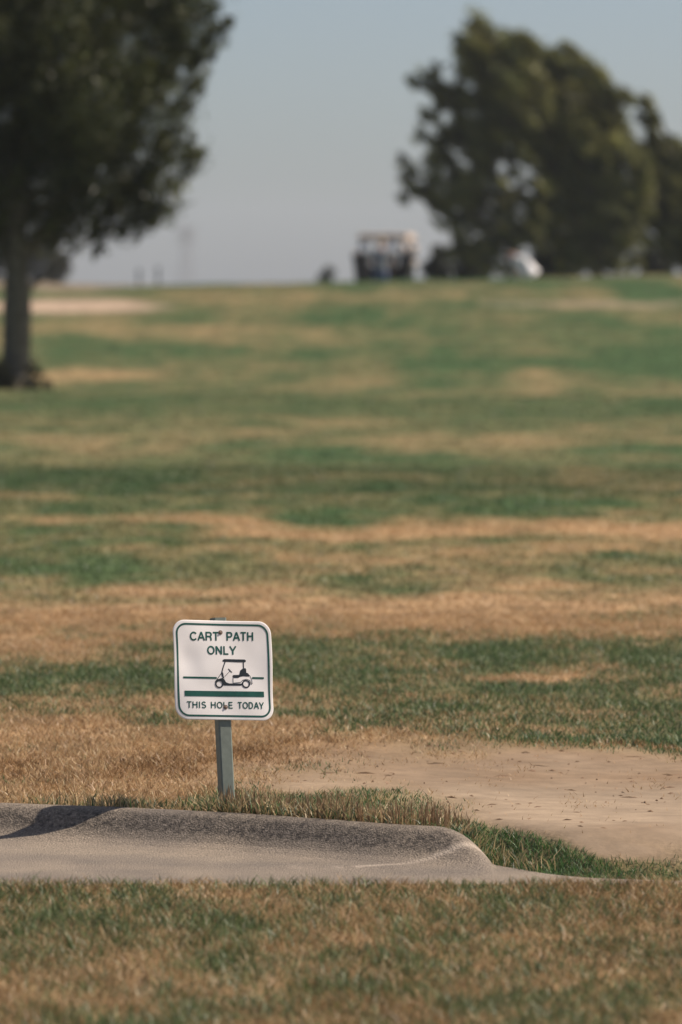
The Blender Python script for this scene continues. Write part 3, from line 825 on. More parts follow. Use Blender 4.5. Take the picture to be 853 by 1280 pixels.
# ------------------------------------------------------------------ trees
def foliage_mesh(name, lobes, d, n_total, leaf, cols, parent, depth=0.8, aniso=(0, 0, 0), hang=0.0, seed=1):
    """lobes: (px, py, r_px, dy, density). Many small leaf faces gathered into sprays through each lobe"""
    r_ = np.random.default_rng(seed)
    s = d / FPX
    wsum = sum(l[2] ** 2.2 * l[4] for l in lobes)
    P, Cc = [], []
    for (px, py, r, dy, den) in lobes:
        c = np.array(at(px, py, d)) + np.array([0, dy, 0])
        n = int(n_total * r ** 2.2 * den / wsum)
        rad = r * s
        ncl = max(8, int(30 * (r / 30.0) ** 1.5))
        v = r_.normal(size=(ncl, 3)); v /= np.linalg.norm(v, axis=1)[:, None]
        cc = c + v * rad * (r_.uniform(0.15, 1.15, (ncl, 1)) ** 0.5) * np.array([1, depth * 1.2, 1])
        cr = rad * r_.uniform(0.14, 0.42, ncl)
        k = r_.integers(0, ncl, n)
        g = r_.normal(size=(n, 3)) * 0.55
        # stretch the sprays along the given direction
        if any(aniso):
            a = np.array(aniso) / np.linalg.norm(aniso)
            g = g * 0.8 + a * (g @ a)[:, None] * 0.9
        p = cc[k] + g * cr[k][:, None]
        if hang: p[:, 2] -= np.abs(r_.normal(size=n)) * hang * cr[k]
        tone = r_.uniform(0.45, 1.5, ncl)[k] * r_.uniform(0.75, 1.25, n)
        mixv = np.clip(r_.uniform(0, 1, ncl)[k] * 0.6 + r_.uniform(0, 0.4, n), 0, 1)[:, None]
        col = (np.array(cols[0]) * (1 - mixv) + np.array(cols[1]) * mixv) * tone[:, None]
        P.append(p); Cc.append(col)
    P = np.concatenate(P); Cc = np.concatenate(Cc); n = len(P)
    a = r_.normal(size=(n, 3)); a /= np.linalg.norm(a, axis=1)[:, None]
    if any(aniso): a = a * 0.7 + np.array(aniso) * 0.8; a /= np.linalg.norm(a, axis=1)[:, None]
    b = np.cross(a, r_.normal(size=(n, 3))); b /= np.linalg.norm(b, axis=1)[:, None]
    L_ = leaf * 1.15 * r_.uniform(0.6, 1.5, (n, 1)); W_ = L_ * 0.26
    V = np.empty((n, 4, 3), np.float32)
    V[:, 0] = P - a * L_ * 0.5; V[:, 1] = P + b * W_ * 0.5; V[:, 2] = P + a * L_ * 0.5; V[:, 3] = P - b * W_ * 0.5
    i0 = np.arange(n) * 4
    F = np.stack([i0, i0 + 1, i0 + 2, i0 + 3], 1).ravel()
    return mesh_np(name, V.reshape(-1, 3), F, np.full(n, 4), M_leaf, parent, colors=np.repeat(Cc[:, None], 4, 1).reshape(-1, 3))

def tree(name, base_px, d, trunk, lobes, label, n_leaf, leaf, cols, group=None, depth=0.8, aniso=(0, 0, 0), hang=0.0, seed=1, limbs=True, cat='tree'):
    """trunk: list of (px, py, r_px)"""
    bx = (base_px - 426.5) / FPX * d
    bz = float(ground_z(np.array([bx]), np.array([float(d)]))[0])
    root = empty(name, (bx, d, bz))
    tag(root, label, cat, group)
    O = Vector((bx, d, bz)); s = d / FPX
    bm = bmesh.new()
    pts = [Vector((bx, d, bz - 0.3))] + [at(x, y, d) for x, y, r in trunk]
    rad = [trunk[0][2] * s * 1.15] + [r * s for x, y, r in trunk]
    rr = random.Random(seed)
    fin_p, fin_r = [], []
    for i in range(len(pts) - 1):
        for k in range(5):
            t = k / 5
            p = pts[i].lerp(pts[i + 1], t); w = 0.06 * rad[i]
            fin_p.append(p + Vector((rr.uniform(-w, w), rr.uniform(-w, w), 0))); fin_r.append((rad[i] * (1 - t) + rad[i + 1] * t) * rr.uniform(0.93, 1.07))
    fin_p.append(pts[-1]); fin_r.append(rad[-1])
    bm_tube(bm, [p - O for p in fin_p], fin_r, 14)
    from_bm('trunk', bm, M_bark, root, smooth=True)
    if limbs:
        for (px, py, r, dy, den) in lobes:
            if r < 12: continue
            tgt = at(px, py, d) + Vector((0, dy, 0))
            # leave the trunk below the lobe
            cand = [(p, q_) for p, q_ in zip(fin_p, fin_r) if p.z < tgt.z - 0.2] or [(fin_p[len(fin_p) // 2], fin_r[len(fin_p) // 2])]
            p0, r0 = min(cand, key=lambda c_: (c_[0] - tgt).length * (0.8 + 0.4 * rr.random()))
            m1 = p0.lerp(tgt, 0.4) + Vector((rr.uniform(-.1, .1), rr.uniform(-.1, .1), 0.12)) * (tgt - p0).length
            m2 = p0.lerp(tgt, 0.75) + Vector((rr.uniform(-.08, .08), rr.uniform(-.1, .1), 0.08)) * (tgt - p0).length
            rl = min(r0 * 0.5, 0.03 + r * s * 0.04)
            bm = bmesh.new(); bm_tube(bm, [p0 - O, m1 - O, m2 - O, tgt - O], [rl, rl * 0.75, rl * 0.5, rl * 0.2], 7)
            from_bm('limb', bm, M_bark, root, smooth=True)
    cr = foliage_mesh('crown', lobes, d, n_leaf, leaf, cols, None, depth, aniso, hang, seed)
    cr.parent = root; cr.matrix_parent_inverse = Matrix.Translation(-O)
    return root

DG = ((0.030, 0.046, 0.016), (0.115, 0.120, 0.038))
OL = ((0.050, 0.074, 0.028), (0.31, 0.29, 0.090))
# big dark tree on the left (continues out of frame)
L1 = [(20, -60, 95, 0, 1), (110, -40, 85, 0, 1), (190, -20, 62, 0.3, 1), (-60, 40, 110, 0, 0.9), (235, 25, 38, 0, 0.9), (275, 34, 17, 0, 0.9), (258, 60, 18, 0, 0.9), (284, 28, 9, 0, 0.8), (60, 60, 85, -0.5, 1), (160, 60, 70, 0, 1), (225, 80, 36, 0.3, 1), (248, 105, 16, 0, 0.8),
      (20, 130, 85, 0.5, 1), (110, 140, 75, -0.5, 1), (190, 130, 48, 0, 1), (222, 190, 34, 0, 1), (245, 196, 14, 0, 0.8), (140, 215, 62, 0, 1), (50, 215, 70, 0, 1), (195, 235, 38, 0, 1), (188, 272, 20, 0, 0.9),
      (-40, 220, 70, 0, 0.9), (95, 262, 38, 0.4, 0.9), (150, 268, 30, 0, 0.9), (30, 268, 40, 0.5, 0.8), (126, 296, 13, 0, 0.8), (124, 312, 10, 0, 0.8), (176, 297, 7, 0, 0.8), (65, 290, 20, 0.3, 0.6), (50, 312, 14, 0.6, 0.5), (-30, 290, 40, 0, 0.7),
      (-150, 60, 100, 0, 0.8), (-130, 180, 80, 0, 0.8), (60, -170, 90, 0, 0.8), (-60, -120, 90, 0, 0.8), (140, -130, 70, 0, 0.8)]
tree('shade_tree', 20, 80, [(19, 487, 27), (20, 465, 19), (21, 420, 17.5), (21, 360, 16), (20, 290, 15), (22, 200, 10), (34, 90, 7), (40, -60, 3)], L1,
     'big dark shade tree with a stout trunk at the left edge of the fairway', 170000, 0.086, DG, depth=0.9, aniso=(0.25, 0, 0.3), hang=0.3, seed=3)
# suckers at its foot
FC = ((0.07, 0.075, 0.045), (0.16, 0.145, 0.08))
tree('shrub', 6, 79.6, [(6, 488, 2), (6, 470, 1)], [(0, 474, 17, 0, 1), (6, 458, 9, 0, 0.6), (-12, 462, 14, 0, 0.8), (10, 480, 10, 0, 0.9), (2, 446, 5, 0, 0.4)],
     'low dark shrub growing on the left of the big tree foot', 3400, 0.055, FC, limbs=False, seed=26, cat='shrub')
tree('shrub', 45, 79.3, [(45, 488, 2), (44, 472, 1)], [(44, 476, 13, 0, 1), (56, 482, 9, 0, 0.8), (42, 452, 6, 0, 0.5), (39, 464, 7, 0, 0.6), (50, 472, 5, 0, 0.5), (35, 480, 9, 0, 0.9)],
     'small olive shrub growing on the right of the big tree foot', 2400, 0.05, FC, limbs=False, seed=65, cat='shrub')

# wind-shaped olive trees on the right, behind the crest
D2 = 165
A_ = (-0.55, 0, 0.5)
T1 = [(605, 48, 27, 0, 1), (590, 75, 26, 0, 1), (648, 62, 26, 0, 1), (625, 95, 34, 0, 1), (532, 100, 14, 0, 0.55), (514, 105, 9, 0, 0.7), (548, 85, 11, 0, 0.45), (560, 118, 20, 0.5, 0.9), (580, 135, 24, 0, 0.9),
      (540, 140, 14, 0, 0.6), (548, 170, 15, 0, 0.55), (506, 205, 11, 0, 0.6), (518, 228, 16, 0, 0.8), (510, 246, 11, 0, 0.8), (548, 200, 16, 0, 0.5), (565, 230, 28, 0, 0.9), (545, 250, 18, 0, 0.8),
      (600, 170, 28, 0, 0.9), (590, 205, 26, 0, 0.9), (625, 160, 26, 0, 1), (600, 262, 24, 0.5, 0.8), (580, 285, 16, 0, 0.6), (620, 285, 22, 0, 0.8), (650, 130, 34, 0, 1), (660, 105, 26, 0, 1), (655, 175, 20, 0.4, 0.7), (640, 215, 14, 0, 0.35), (648, 255, 18, 0.3, 0.6), (660, 288, 20, 0, 0.7), (640, 308, 14, 0, 0.5), (575, 310, 16, 0, 0.6), (560, 275, 16, 0, 0.8), (640, 190, 14, 0.6, 0.6), (628, 240, 16, -0.4, 0.6), (600, 232, 18, 0, 0.8), (655, 200, 15, 0, 0.7), (672, 228, 15, 0, 0.6), (650, 236, 12, 0.4, 0.5), (667, 265, 16, 0, 0.7), (648, 290, 16, 0, 0.8), (545, 118, 12, 0, 0.5), (530, 170, 12, 0, 0.4), (590, 315, 14, 0, 0.6), (610, 312, 17, 0, 0.8), (622, 332, 13, 0, 0.7), (618, 130, 24, 0, 0.9), (570, 165, 18, 0, 0.8), (560, 195, 14, 0, 0.6)]
tree('windswept_tree', 640, D2, [(640, 352, 7), (637, 315, 6), (632, 270, 5), (618, 210, 4), (608, 140, 3), (604, 60, 1.2)], T1,
     'feathery olive tree leaning left, leftmost of the trees behind the crest', 85000, 0.145, OL, group='wind-shaped trees behind the crest', depth=0.8, aniso=A_, hang=0.2, seed=5)
T2 = [(688, 85, 24, 0, 1), (712, 78, 20, 0, 1), (708, 58, 9, 0, 0.8), (735, 100, 22, 0, 1), (700, 125, 36, 0, 1), (750, 130, 26, 0, 1), (775, 125, 14, 0, 1), (670, 170, 26, 0, 0.8), (720, 170, 38, 0, 1), (768, 165, 26, 0, 1),
      (700, 215, 26, 0, 0.9), (745, 215, 36, 0, 1), (785, 205, 24, 0, 1), (710, 265, 30, 0, 1), (755, 260, 34, 0, 1), (790, 255, 22, 0, 0.9), (680, 285, 20, 0, 0.8), (735, 305, 28, 0, 1), (765, 310, 24, 0, 1), (700, 300, 16, 0, 0.6), (668, 232, 9, 0, 0.35), (690, 190, 24, 0, 0.9), (685, 250, 18, 0, 0.7), (715, 330, 16, 0, 0.7), (780, 290, 20, 0, 0.8), (790, 330, 12, 0, 0.6), (795, 230, 20, 0, 0.9)]
tree('windswept_tree', 748, D2 + 1, [(748, 352, 9), (745, 315, 8), (738, 260, 6.5), (728, 190, 5), (715, 120, 3), (708, 70, 1.2)], T2,
     'broad dense olive tree in the middle of the trees behind the crest', 95000, 0.155, OL, group='wind-shaped trees behind the crest', depth=0.8, aniso=A_, hang=0.2, seed=6)
T3 = [(806, 130, 12, 0, 0.9), (812, 150, 16, 0, 1), (822, 178, 22, 0, 1), (850, 200, 26, 0, 1), (815, 212, 26, 0, 1), (840, 240, 34, 0, 1), (880, 230, 34, 0, 1), (815, 265, 24, 0, 0.9), (850, 285, 30, 0, 0.8), (895, 285, 34, 0, 0.9), (806, 298, 12, 0, 0.5), (835, 315, 16, 0, 0.6), (870, 315, 24, 0, 0.8), (920, 250, 30, 0, 0.8)]
tree('windswept_tree', 858, D2 + 4, [(862, 352, 7), (858, 310, 6), (850, 250, 5), (838, 190, 3), (822, 140, 1.2)], T3,
     'pointed olive tree cut by the right edge of the picture', 60000, 0.155, OL, group='wind-shaped trees behind the crest', depth=0.8, aniso=A_, hang=0.2, seed=8)
# scrub beneath them
SC = ((0.035, 0.045, 0.028), (0.07, 0.075, 0.04))
for (px, py, r, d_, lab) in ((548, 322, 16, 170, 'thin scrubby bush just right of the golf cart'), (590, 322, 23, 172, 'loose dark bush between the golf cart and the crouching golfer'),
                             (690, 318, 22, 168, 'dark bush right behind the crouching golfer'), (818, 322, 18, 174, 'dark bush under the two rightmost trees')):
    tree('bush', px, d_, [(px, 362, 2), (px, 335, 1.5), (px - 2, py, 0.7)], [(px, py, r, 0, 0.8), (px - 9, py + 14, r * 0.8, 0, 0.8), (px + 8, py + 10, r * 0.8, 0, 0.8), (px, py + 26, r, 0, 1)],
         lab, 5000, 0.15, SC, aniso=(-0.3, 0, 0.5), seed=int(px), limbs=False, cat='bush')
# far bush on the skyline and far trees behind the big tree
tree('bush', 412, 300, [(412, 375, 2), (412, 345, 1)], [(412, 342, 7, 0, 1), (410, 352, 10, 0, 1), (416, 356, 10, 0, 1), (412, 336, 4, 0, 0.7)], 'tiny hazy bush on the skyline left of the golf cart', 1600, 0.25, SC, seed=44, limbs=False, cat='bush')
tree('distant_tree', 62, 330, [(62, 370, 4), (62, 330, 3)], [(62, 318, 22, 0, 1), (45, 330, 20, 0, 1), (76, 334, 14, 0, 1), (58, 300, 14, 0, 0.9), (70, 345, 16, 0, 1)], 'hazy rounded tree on the skyline right of the big trunk', 9000, 0.30, ((0.06, 0.065, 0.04), (0.11, 0.105, 0.06)), group='far trees behind the big trunk', seed=51, limbs=False)
tree('distant_tree', -10, 335, [(-10, 370, 4), (-10, 320, 3)], [(-10, 310, 24, 0, 1), (-28, 330, 24, 0, 1), (4, 334, 18, 0, 1), (-10, 285, 18, 0, 0.9)], 'hazy tree on the skyline at the left picture edge', 8000, 0.30, ((0.06, 0.065, 0.04), (0.11, 0.105, 0.06)), group='far trees behind the big trunk', seed=52, limbs=False)

# ------------------------------------------------------------------ posts and pylon on the skyline
M_wood = mat('grey_blue_post_paint', (0.10, 0.12, 0.15), 0.7, noise=(8, 0.2))
M_steel = mat('pylon_steel', (0.22, 0.17, 0.16), 0.6, metal=0.3)
def gz1(x, y): return float(ground_z(np.array([float(x)]), np.array([float(y)]))[0])
def marker_post(px, d, top_py, lab):
    x = (px - 426.5) / FPX * d; z0 = gz1(x, d); zt = at(px, top_py, d).z
    root = empty('marker_post', (x, d, z0)); tag(root, lab, 'post', 'posts on the skyline')
    h = zt - z0
    bm = bmesh.new(); bm_tube(bm, [(0, 0, -0.3), (0, 0, h - 0.12)], 0.035, 12); from_bm('shaft', bm, M_wood, root)
    bm = bmesh.new(); bm_tube(bm, [(0, 0, h - 0.12), (0, 0, h - 0.09), (0, 0, h - 0.02), (0, 0, h)], [0.045, 0.05, 0.045, 0.02], 12); from_bm('cap', bm, M_wood, root)
    bm = bmesh.new(); bm_tube(bm, [(0, 0, h - 0.30), (0, 0, h - 0.24)], 0.043, 12); from_bm('collar', bm, M_wood, root)
marker_post(174, 150, 336, 'thin grey post on the skyline nearer the big tree')
marker_post(198, 150, 333, 'thin dark post on the skyline nearer the pylon')

def pylon():
    d = 1900.0; px = 233
    x = (px - 426.5) / FPX * d; z0 = gz1(x, d); zt = at(px, 284, d).z
    root = empty('lattice_pylon', (x, d, z0)); tag(root, 'faint lattice pylon fading in the haze above the left skyline', 'pylon')
    H = zt - z0
    def half_w(z): return 1.6 * (1 - z / H) ** 1.2 + 0.9
    bm = bmesh.new()
    for sx in (-1, 1):
        for sy in (-1, 1):
            bm_tube(bm, [(sx * half_w(H * t), sy * half_w(H * t), H * t) for t in (0, .25, .5, .75, 1)], 0.12, 5)
    from_bm('leg_frame', bm, M_steel, root)
    bm = bmesh.new(); N = 9
    for i in range(N):
        za, zb = H * i / N, H * (i + 1) / N; a, b = half_w(za), half_w(zb)
        for (p, q_) in (((-a, -a), (b, -b)), ((a, -a), (-b, -b)), ((-a, a), (b, b)), ((a, a), (-b, b)), ((-a, -a), (-b, b)), ((-a, a), (-b, -b)), ((a, -a), (b, b)), ((a, a), (b, -b))):
            bm_tube(bm, [(p[0], p[1], za), (q_[0], q_[1], zb)], 0.06, 4)
    from_bm('bracing', bm, M_steel, root)
    for zf in (0.78, 0.88, 0.97):
        bm = bmesh.new(); z = H * zf; w = 3.4
        bm_tube(bm, [(-w, 0, z), (0, 0, z + 0.8), (w, 0, z)], 0.15, 4); bm_tube(bm, [(-w, 0, z), (w, 0, z)], 0.15, 4)
        from_bm('cross_arm', bm, M_steel, root)
pylon()

# ------------------------------------------------------------------ people
M_skin = mat('skin', (0.42, 0.24, 0.17), 0.6, noise=(20, 0.08))
M_hair = mat('dark_hair', (0.02, 0.016, 0.013), 0.7, noise=(90, 0.3))
M_white = mat('white_shirt', (0.88, 0.86, 0.86), 0.85, noise=(12, 0.03), bump=(9, 0.5, 0.03))
M_navy = mat('navy_trousers', (0.03, 0.035, 0.05), 0.85, noise=(12, 0.1))
M_blue = mat('blue_jeans', (0.06, 0.09, 0.20), 0.85, noise=(14, 0.15), bump=(9, 0.4, 0.02))
M_gshirt = mat('grey_shirt', (0.17, 0.19, 0.21), 0.85, noise=(14, 0.1), bump=(9, 0.4, 0.02))
M_shoe = mat('shoe_leather', (0.05, 0.045, 0.04), 0.5)

def skin_obj(name, verts, edges, radii, material, parent, root_i=0, sub=2):
    me = bpy.data.meshes.new(name)
    me.from_pydata([tuple(v) for v in verts], edges, []); me.update()
    me.materials.append(material)
    o = link(bpy.data.objects.new(name, me), parent)
    md = o.modifiers.new('skin', 'SKIN'); md.use_smooth_shade = True
    sv = me.skin_vertices[0].data if me.skin_vertices else None
    if sv is None:
        bm = bmesh.new(); bm.from_mesh(me); bm.verts.layers.skin.verify(); bm.to_mesh(me); bm.free(); sv = me.skin_vertices[0].data
    for i, r in enumerate(radii):
        rr = r if hasattr(r, '__len__') else (r, r)
        sv[i].radius = rr; sv[i].use_root = (i == root_i)
    s = o.modifiers.new('subsurf', 'SUBSURF'); s.levels = sub; s.render_levels = sub
    return o

def person(loc, rz, J, label, shirt, trousers, hairmat, loose=1.0):
    """J: joint dictionary in local metres, facing local -Y"""
    root = empty('person', loc, rz); tag(root, label, 'person')
    V = lambda k: Vector(J[k])
    verts, edges, rad = [], [], []
    def add(p, r, parent=None):
        verts.append(Vector(p)); rad.append(r); i = len(verts) - 1
        if parent is not None: edges.append((parent, i))
        return i
    pel = add(V('pelvis'), (0.15, 0.115)); wai = add(V('pelvis').lerp(V('chest'), 0.4), (0.135, 0.10), pel)
    che = add(V('chest'), (0.165, 0.115), wai); nk0 = add(V('chest').lerp(V('neck'), 0.7), (0.10, 0.08), che); nk = add(V('neck'), 0.052, nk0)
    hd = V('head'); hb = add(V('neck').lerp(hd, 0.45), 0.062, nk); hm = add(hd, (0.078, 0.092), hb)
    up = (hd - V('neck')).normalized(); add(hd + up * 0.075, (0.058, 0.07), hm)
    for sde in ('l', 'r'):
        s0 = add(V('sh_' + sde), 0.058, che); e = add(V('el_' + sde), 0.040, s0); w = add(V('wr_' + sde), 0.027, e)
        dirh = (V('wr_' + sde) - V('el_' + sde)).normalized()
        side = dirh.cross(Vector((0, 1, 0.2))).normalized()
        pm = add(V('wr_' + sde) + dirh * 0.06, (0.034, 0.018), w)
        for f in range(4):
            o_ = side * (f - 1.5) * 0.019; ln = (0.072, 0.082, 0.076, 0.060)[f]
            k1 = add(verts[pm] + dirh * 0.035 + o_, 0.009, pm); k2 = add(verts[k1] + dirh * ln * 0.5 + Vector((0, -0.006, 0)), 0.0085, k1)
            add(verts[k2] + dirh * ln * 0.45 + Vector((0, -0.016, 0)), 0.0075, k2)
        t1 = add(verts[w] + dirh * 0.03 + side * -0.035, 0.011, w); add(verts[t1] + dirh * 0.035 + side * -0.015, 0.009, t1)
        h = add(V('hip_' + sde), 0.088, pel); kn = add(V('kn_' + sde), 0.056, h); an = add(V('an_' + sde), 0.037, kn)
        add(V('an_' + sde) + Vector((0, -0.12, -0.06)), (0.036, 0.026), an)
    skin_obj('body', verts, edges, rad, M_skin, root, 0)
    # clothes follow the joints a little looser
    v, e, r = [], [], []
    def a2(p, q_, par=None):
        v.append(Vector(p)); r.append(q_); i = len(v) - 1
        if par is not None: e.append((par, i))
        return i
    c0 = a2(V('chest'), (0.19, 0.14)); w0 = a2(V('pelvis').lerp(V('chest'), 0.45), (0.17, 0.135), c0); a2(V('pelvis').lerp(V('chest'), -0.22), (0.185, 0.15), a2(V('pelvis').lerp(V('chest'), 0.05), (0.185, 0.15), w0))
    a2(V('chest').lerp(V('neck'), 0.75), (0.10, 0.085), c0)
    for sde in ('l', 'r'):
        s0 = a2(V('sh_' + sde), 0.078, c0); a2(V('sh_' + sde).lerp(V('el_' + sde), 0.75), 0.062, s0)
    skin_obj('shirt', v, e, [(q[0] * loose, q[1] * loose) if hasattr(q, '__len__') else q * loose for q in r], shirt, root, 0)
    v, e, r = [], [], []
    p0 = a2(V('pelvis'), (0.175, 0.14)); a2(V('pelvis').lerp(V('chest'), 0.25), (0.155, 0.125), p0)
    for sde in ('l', 'r'):
        h = a2(V('hip_' + sde) + Vector((0, 0, -0.03)), 0.102, p0); k = a2(V('kn_' + sde), 0.076, h); a2(V('an_' + sde) + Vector((0, 0, 0.03)), 0.062, k)
    skin_obj('trousers', v, e, r, trousers, root, 0)
    for sde in ('l', 'r'):
        bm = bmesh.new(); a_ = V('an_' + sde)
        bm_box(bm, (a_.x, a_.y - 0.07, a_.z - 0.06), (0.10, 0.28, 0.08), bev=0.03); from_bm('shoe', bm, M_shoe, root, smooth=True)
    # hair cap, nose, ears
    f = Vector(J.get('face', (0, -1, 0))).normalized()
    bm = bmesh.new(); bmesh.ops.create_icosphere(bm, subdivisions=3, radius=0.1)
    for q_ in bm.verts: q_.co.z *= 1.08
    bmesh.ops.delete(bm, geom=[q_ for q_ in bm.verts if q_.co.z < -0.02 and q_.co.y < 0.02], context='VERTS')
    rot = Vector((0, -1, 0)).rotation_difference(f).to_matrix()
    for q_ in bm.verts: q_.co = rot @ q_.co + hd + up * 0.03 - f * 0.012
    from_bm('hair', bm, hairmat, root, smooth=True)
    bm = bmesh.new(); c_ = hd + f * 0.098
    bm_tube(bm, [c_ + up * 0.03 - f * 0.012, c_ - up * 0.008 + f * 0.016, c_ - up * 0.016], [0.008, 0.014, 0.010], 8); from_bm('nose', bm, M_skin, root, smooth=True)
    sx = f.cross(up).normalized()
    for k in (-1, 1):
        bm = bmesh.new(); bmesh.ops.create_icosphere(bm, subdivisions=2, radius=0.03)
        for q_ in bm.verts: q_.co = Vector((q_.co.x * 0.35, q_.co.y * 0.7, q_.co.z)) + hd + sx * k * 0.085
        from_bm('ear', bm, M_skin, root, smooth=True)
        bm = bmesh.new(); bmesh.ops.create_icosphere(bm, subdivisions=2, radius=0.012)
        for q_ in bm.verts: q_.co += hd + sx * k * 0.032 + f * 0.083 + up * 0.012
        from_bm('eye', bm, M_hair, root, smooth=True)
    return root

# golfer bent low behind the crest, side on, facing left: local -Y turned towards -X
dP = 134.0
pp = at(663, 350, dP); gzp = gz1(pp.x, dP)
h0 = at(668, 344, dP).z - gzp          # hip height above the ground
torso = 0.60
J = dict(pelvis=(0, 0.02, h0), chest=(0, -0.24, h0 + 0.32), neck=(0, -0.40, h0 + 0.49), head=(0, -0.51, h0 + 0.46), face=(0, -0.3, -0.95),
         sh_l=(0.17, -0.33, h0 + 0.36), sh_r=(-0.17, -0.33, h0 + 0.36), el_l=(0.19, -0.28, h0 + 0.08), el_r=(-0.19, -0.26, h0 + 0.08),
         wr_l=(0.12, -0.24, h0 - 0.14), wr_r=(-0.12, -0.22, h0 - 0.14), hip_l=(0.09, 0, h0 - 0.06), hip_r=(-0.09, 0, h0 - 0.06),
         kn_l=(0.12, -0.16, h0 * 0.5), kn_r=(-0.12, -0.12, h0 * 0.5), an_l=(0.12, 0.0, 0.1), an_r=(-0.12, 0.02, 0.1))
person((pp.x, dP, gzp), R(-90), J, 'golfer in a white shirt bending forward beyond the crest beneath the trees', M_white, M_navy, M_hair, loose=1.6)

# ------------------------------------------------------------------ golf cart seen from behind
M_roof = mat('tan_roof', (0.60, 0.47, 0.37), 0.5, noise=(3, 0.05))
M_body = mat('dark_green_body', (0.018, 0.026, 0.022), 0.35, coat=0.4)
M_tyre = mat('tyre_rubber', (0.02, 0.02, 0.02), 0.9, bump=(60, 0.5, 0.01))
M_rim = mat('wheel_rim', (0.5, 0.5, 0.5), 0.35, metal=0.8)
M_strut = mat('black_strut', (0.03, 0.035, 0.035), 0.4)
M_seat = mat('seat_vinyl', (0.20, 0.17, 0.14), 0.55, noise=(10, 0.1))
M_bag1 = mat('black_bag_fabric', (0.022, 0.022, 0.022), 0.8, bump=(30, 0.3, 0.01))
M_bag2 = mat('dark_brown_bag', (0.045, 0.033, 0.026), 0.8, bump=(30, 0.3, 0.01))
M_cover = mat('pale_head_cover', (0.60, 0.50, 0.42), 0.9, noise=(20, 0.1), bump=(30, 0.4, 0.01))
M_club = mat('club_shaft', (0.5, 0.5, 0.5), 0.25, metal=1.0)
M_lamp = mat('red_lamp', (0.35, 0.02, 0.015), 0.3)
M_blk = mat('black_plastic', (0.02, 0.02, 0.02), 0.5)
dC = 133.0
cc_ = at(484, 350, dC); gzc = min(gz1(cc_.x, dC), gz1(cc_.x, dC + 2))
HC = at(480, 291, dC).z - gzc        # cart height so that the roof meets the photograph
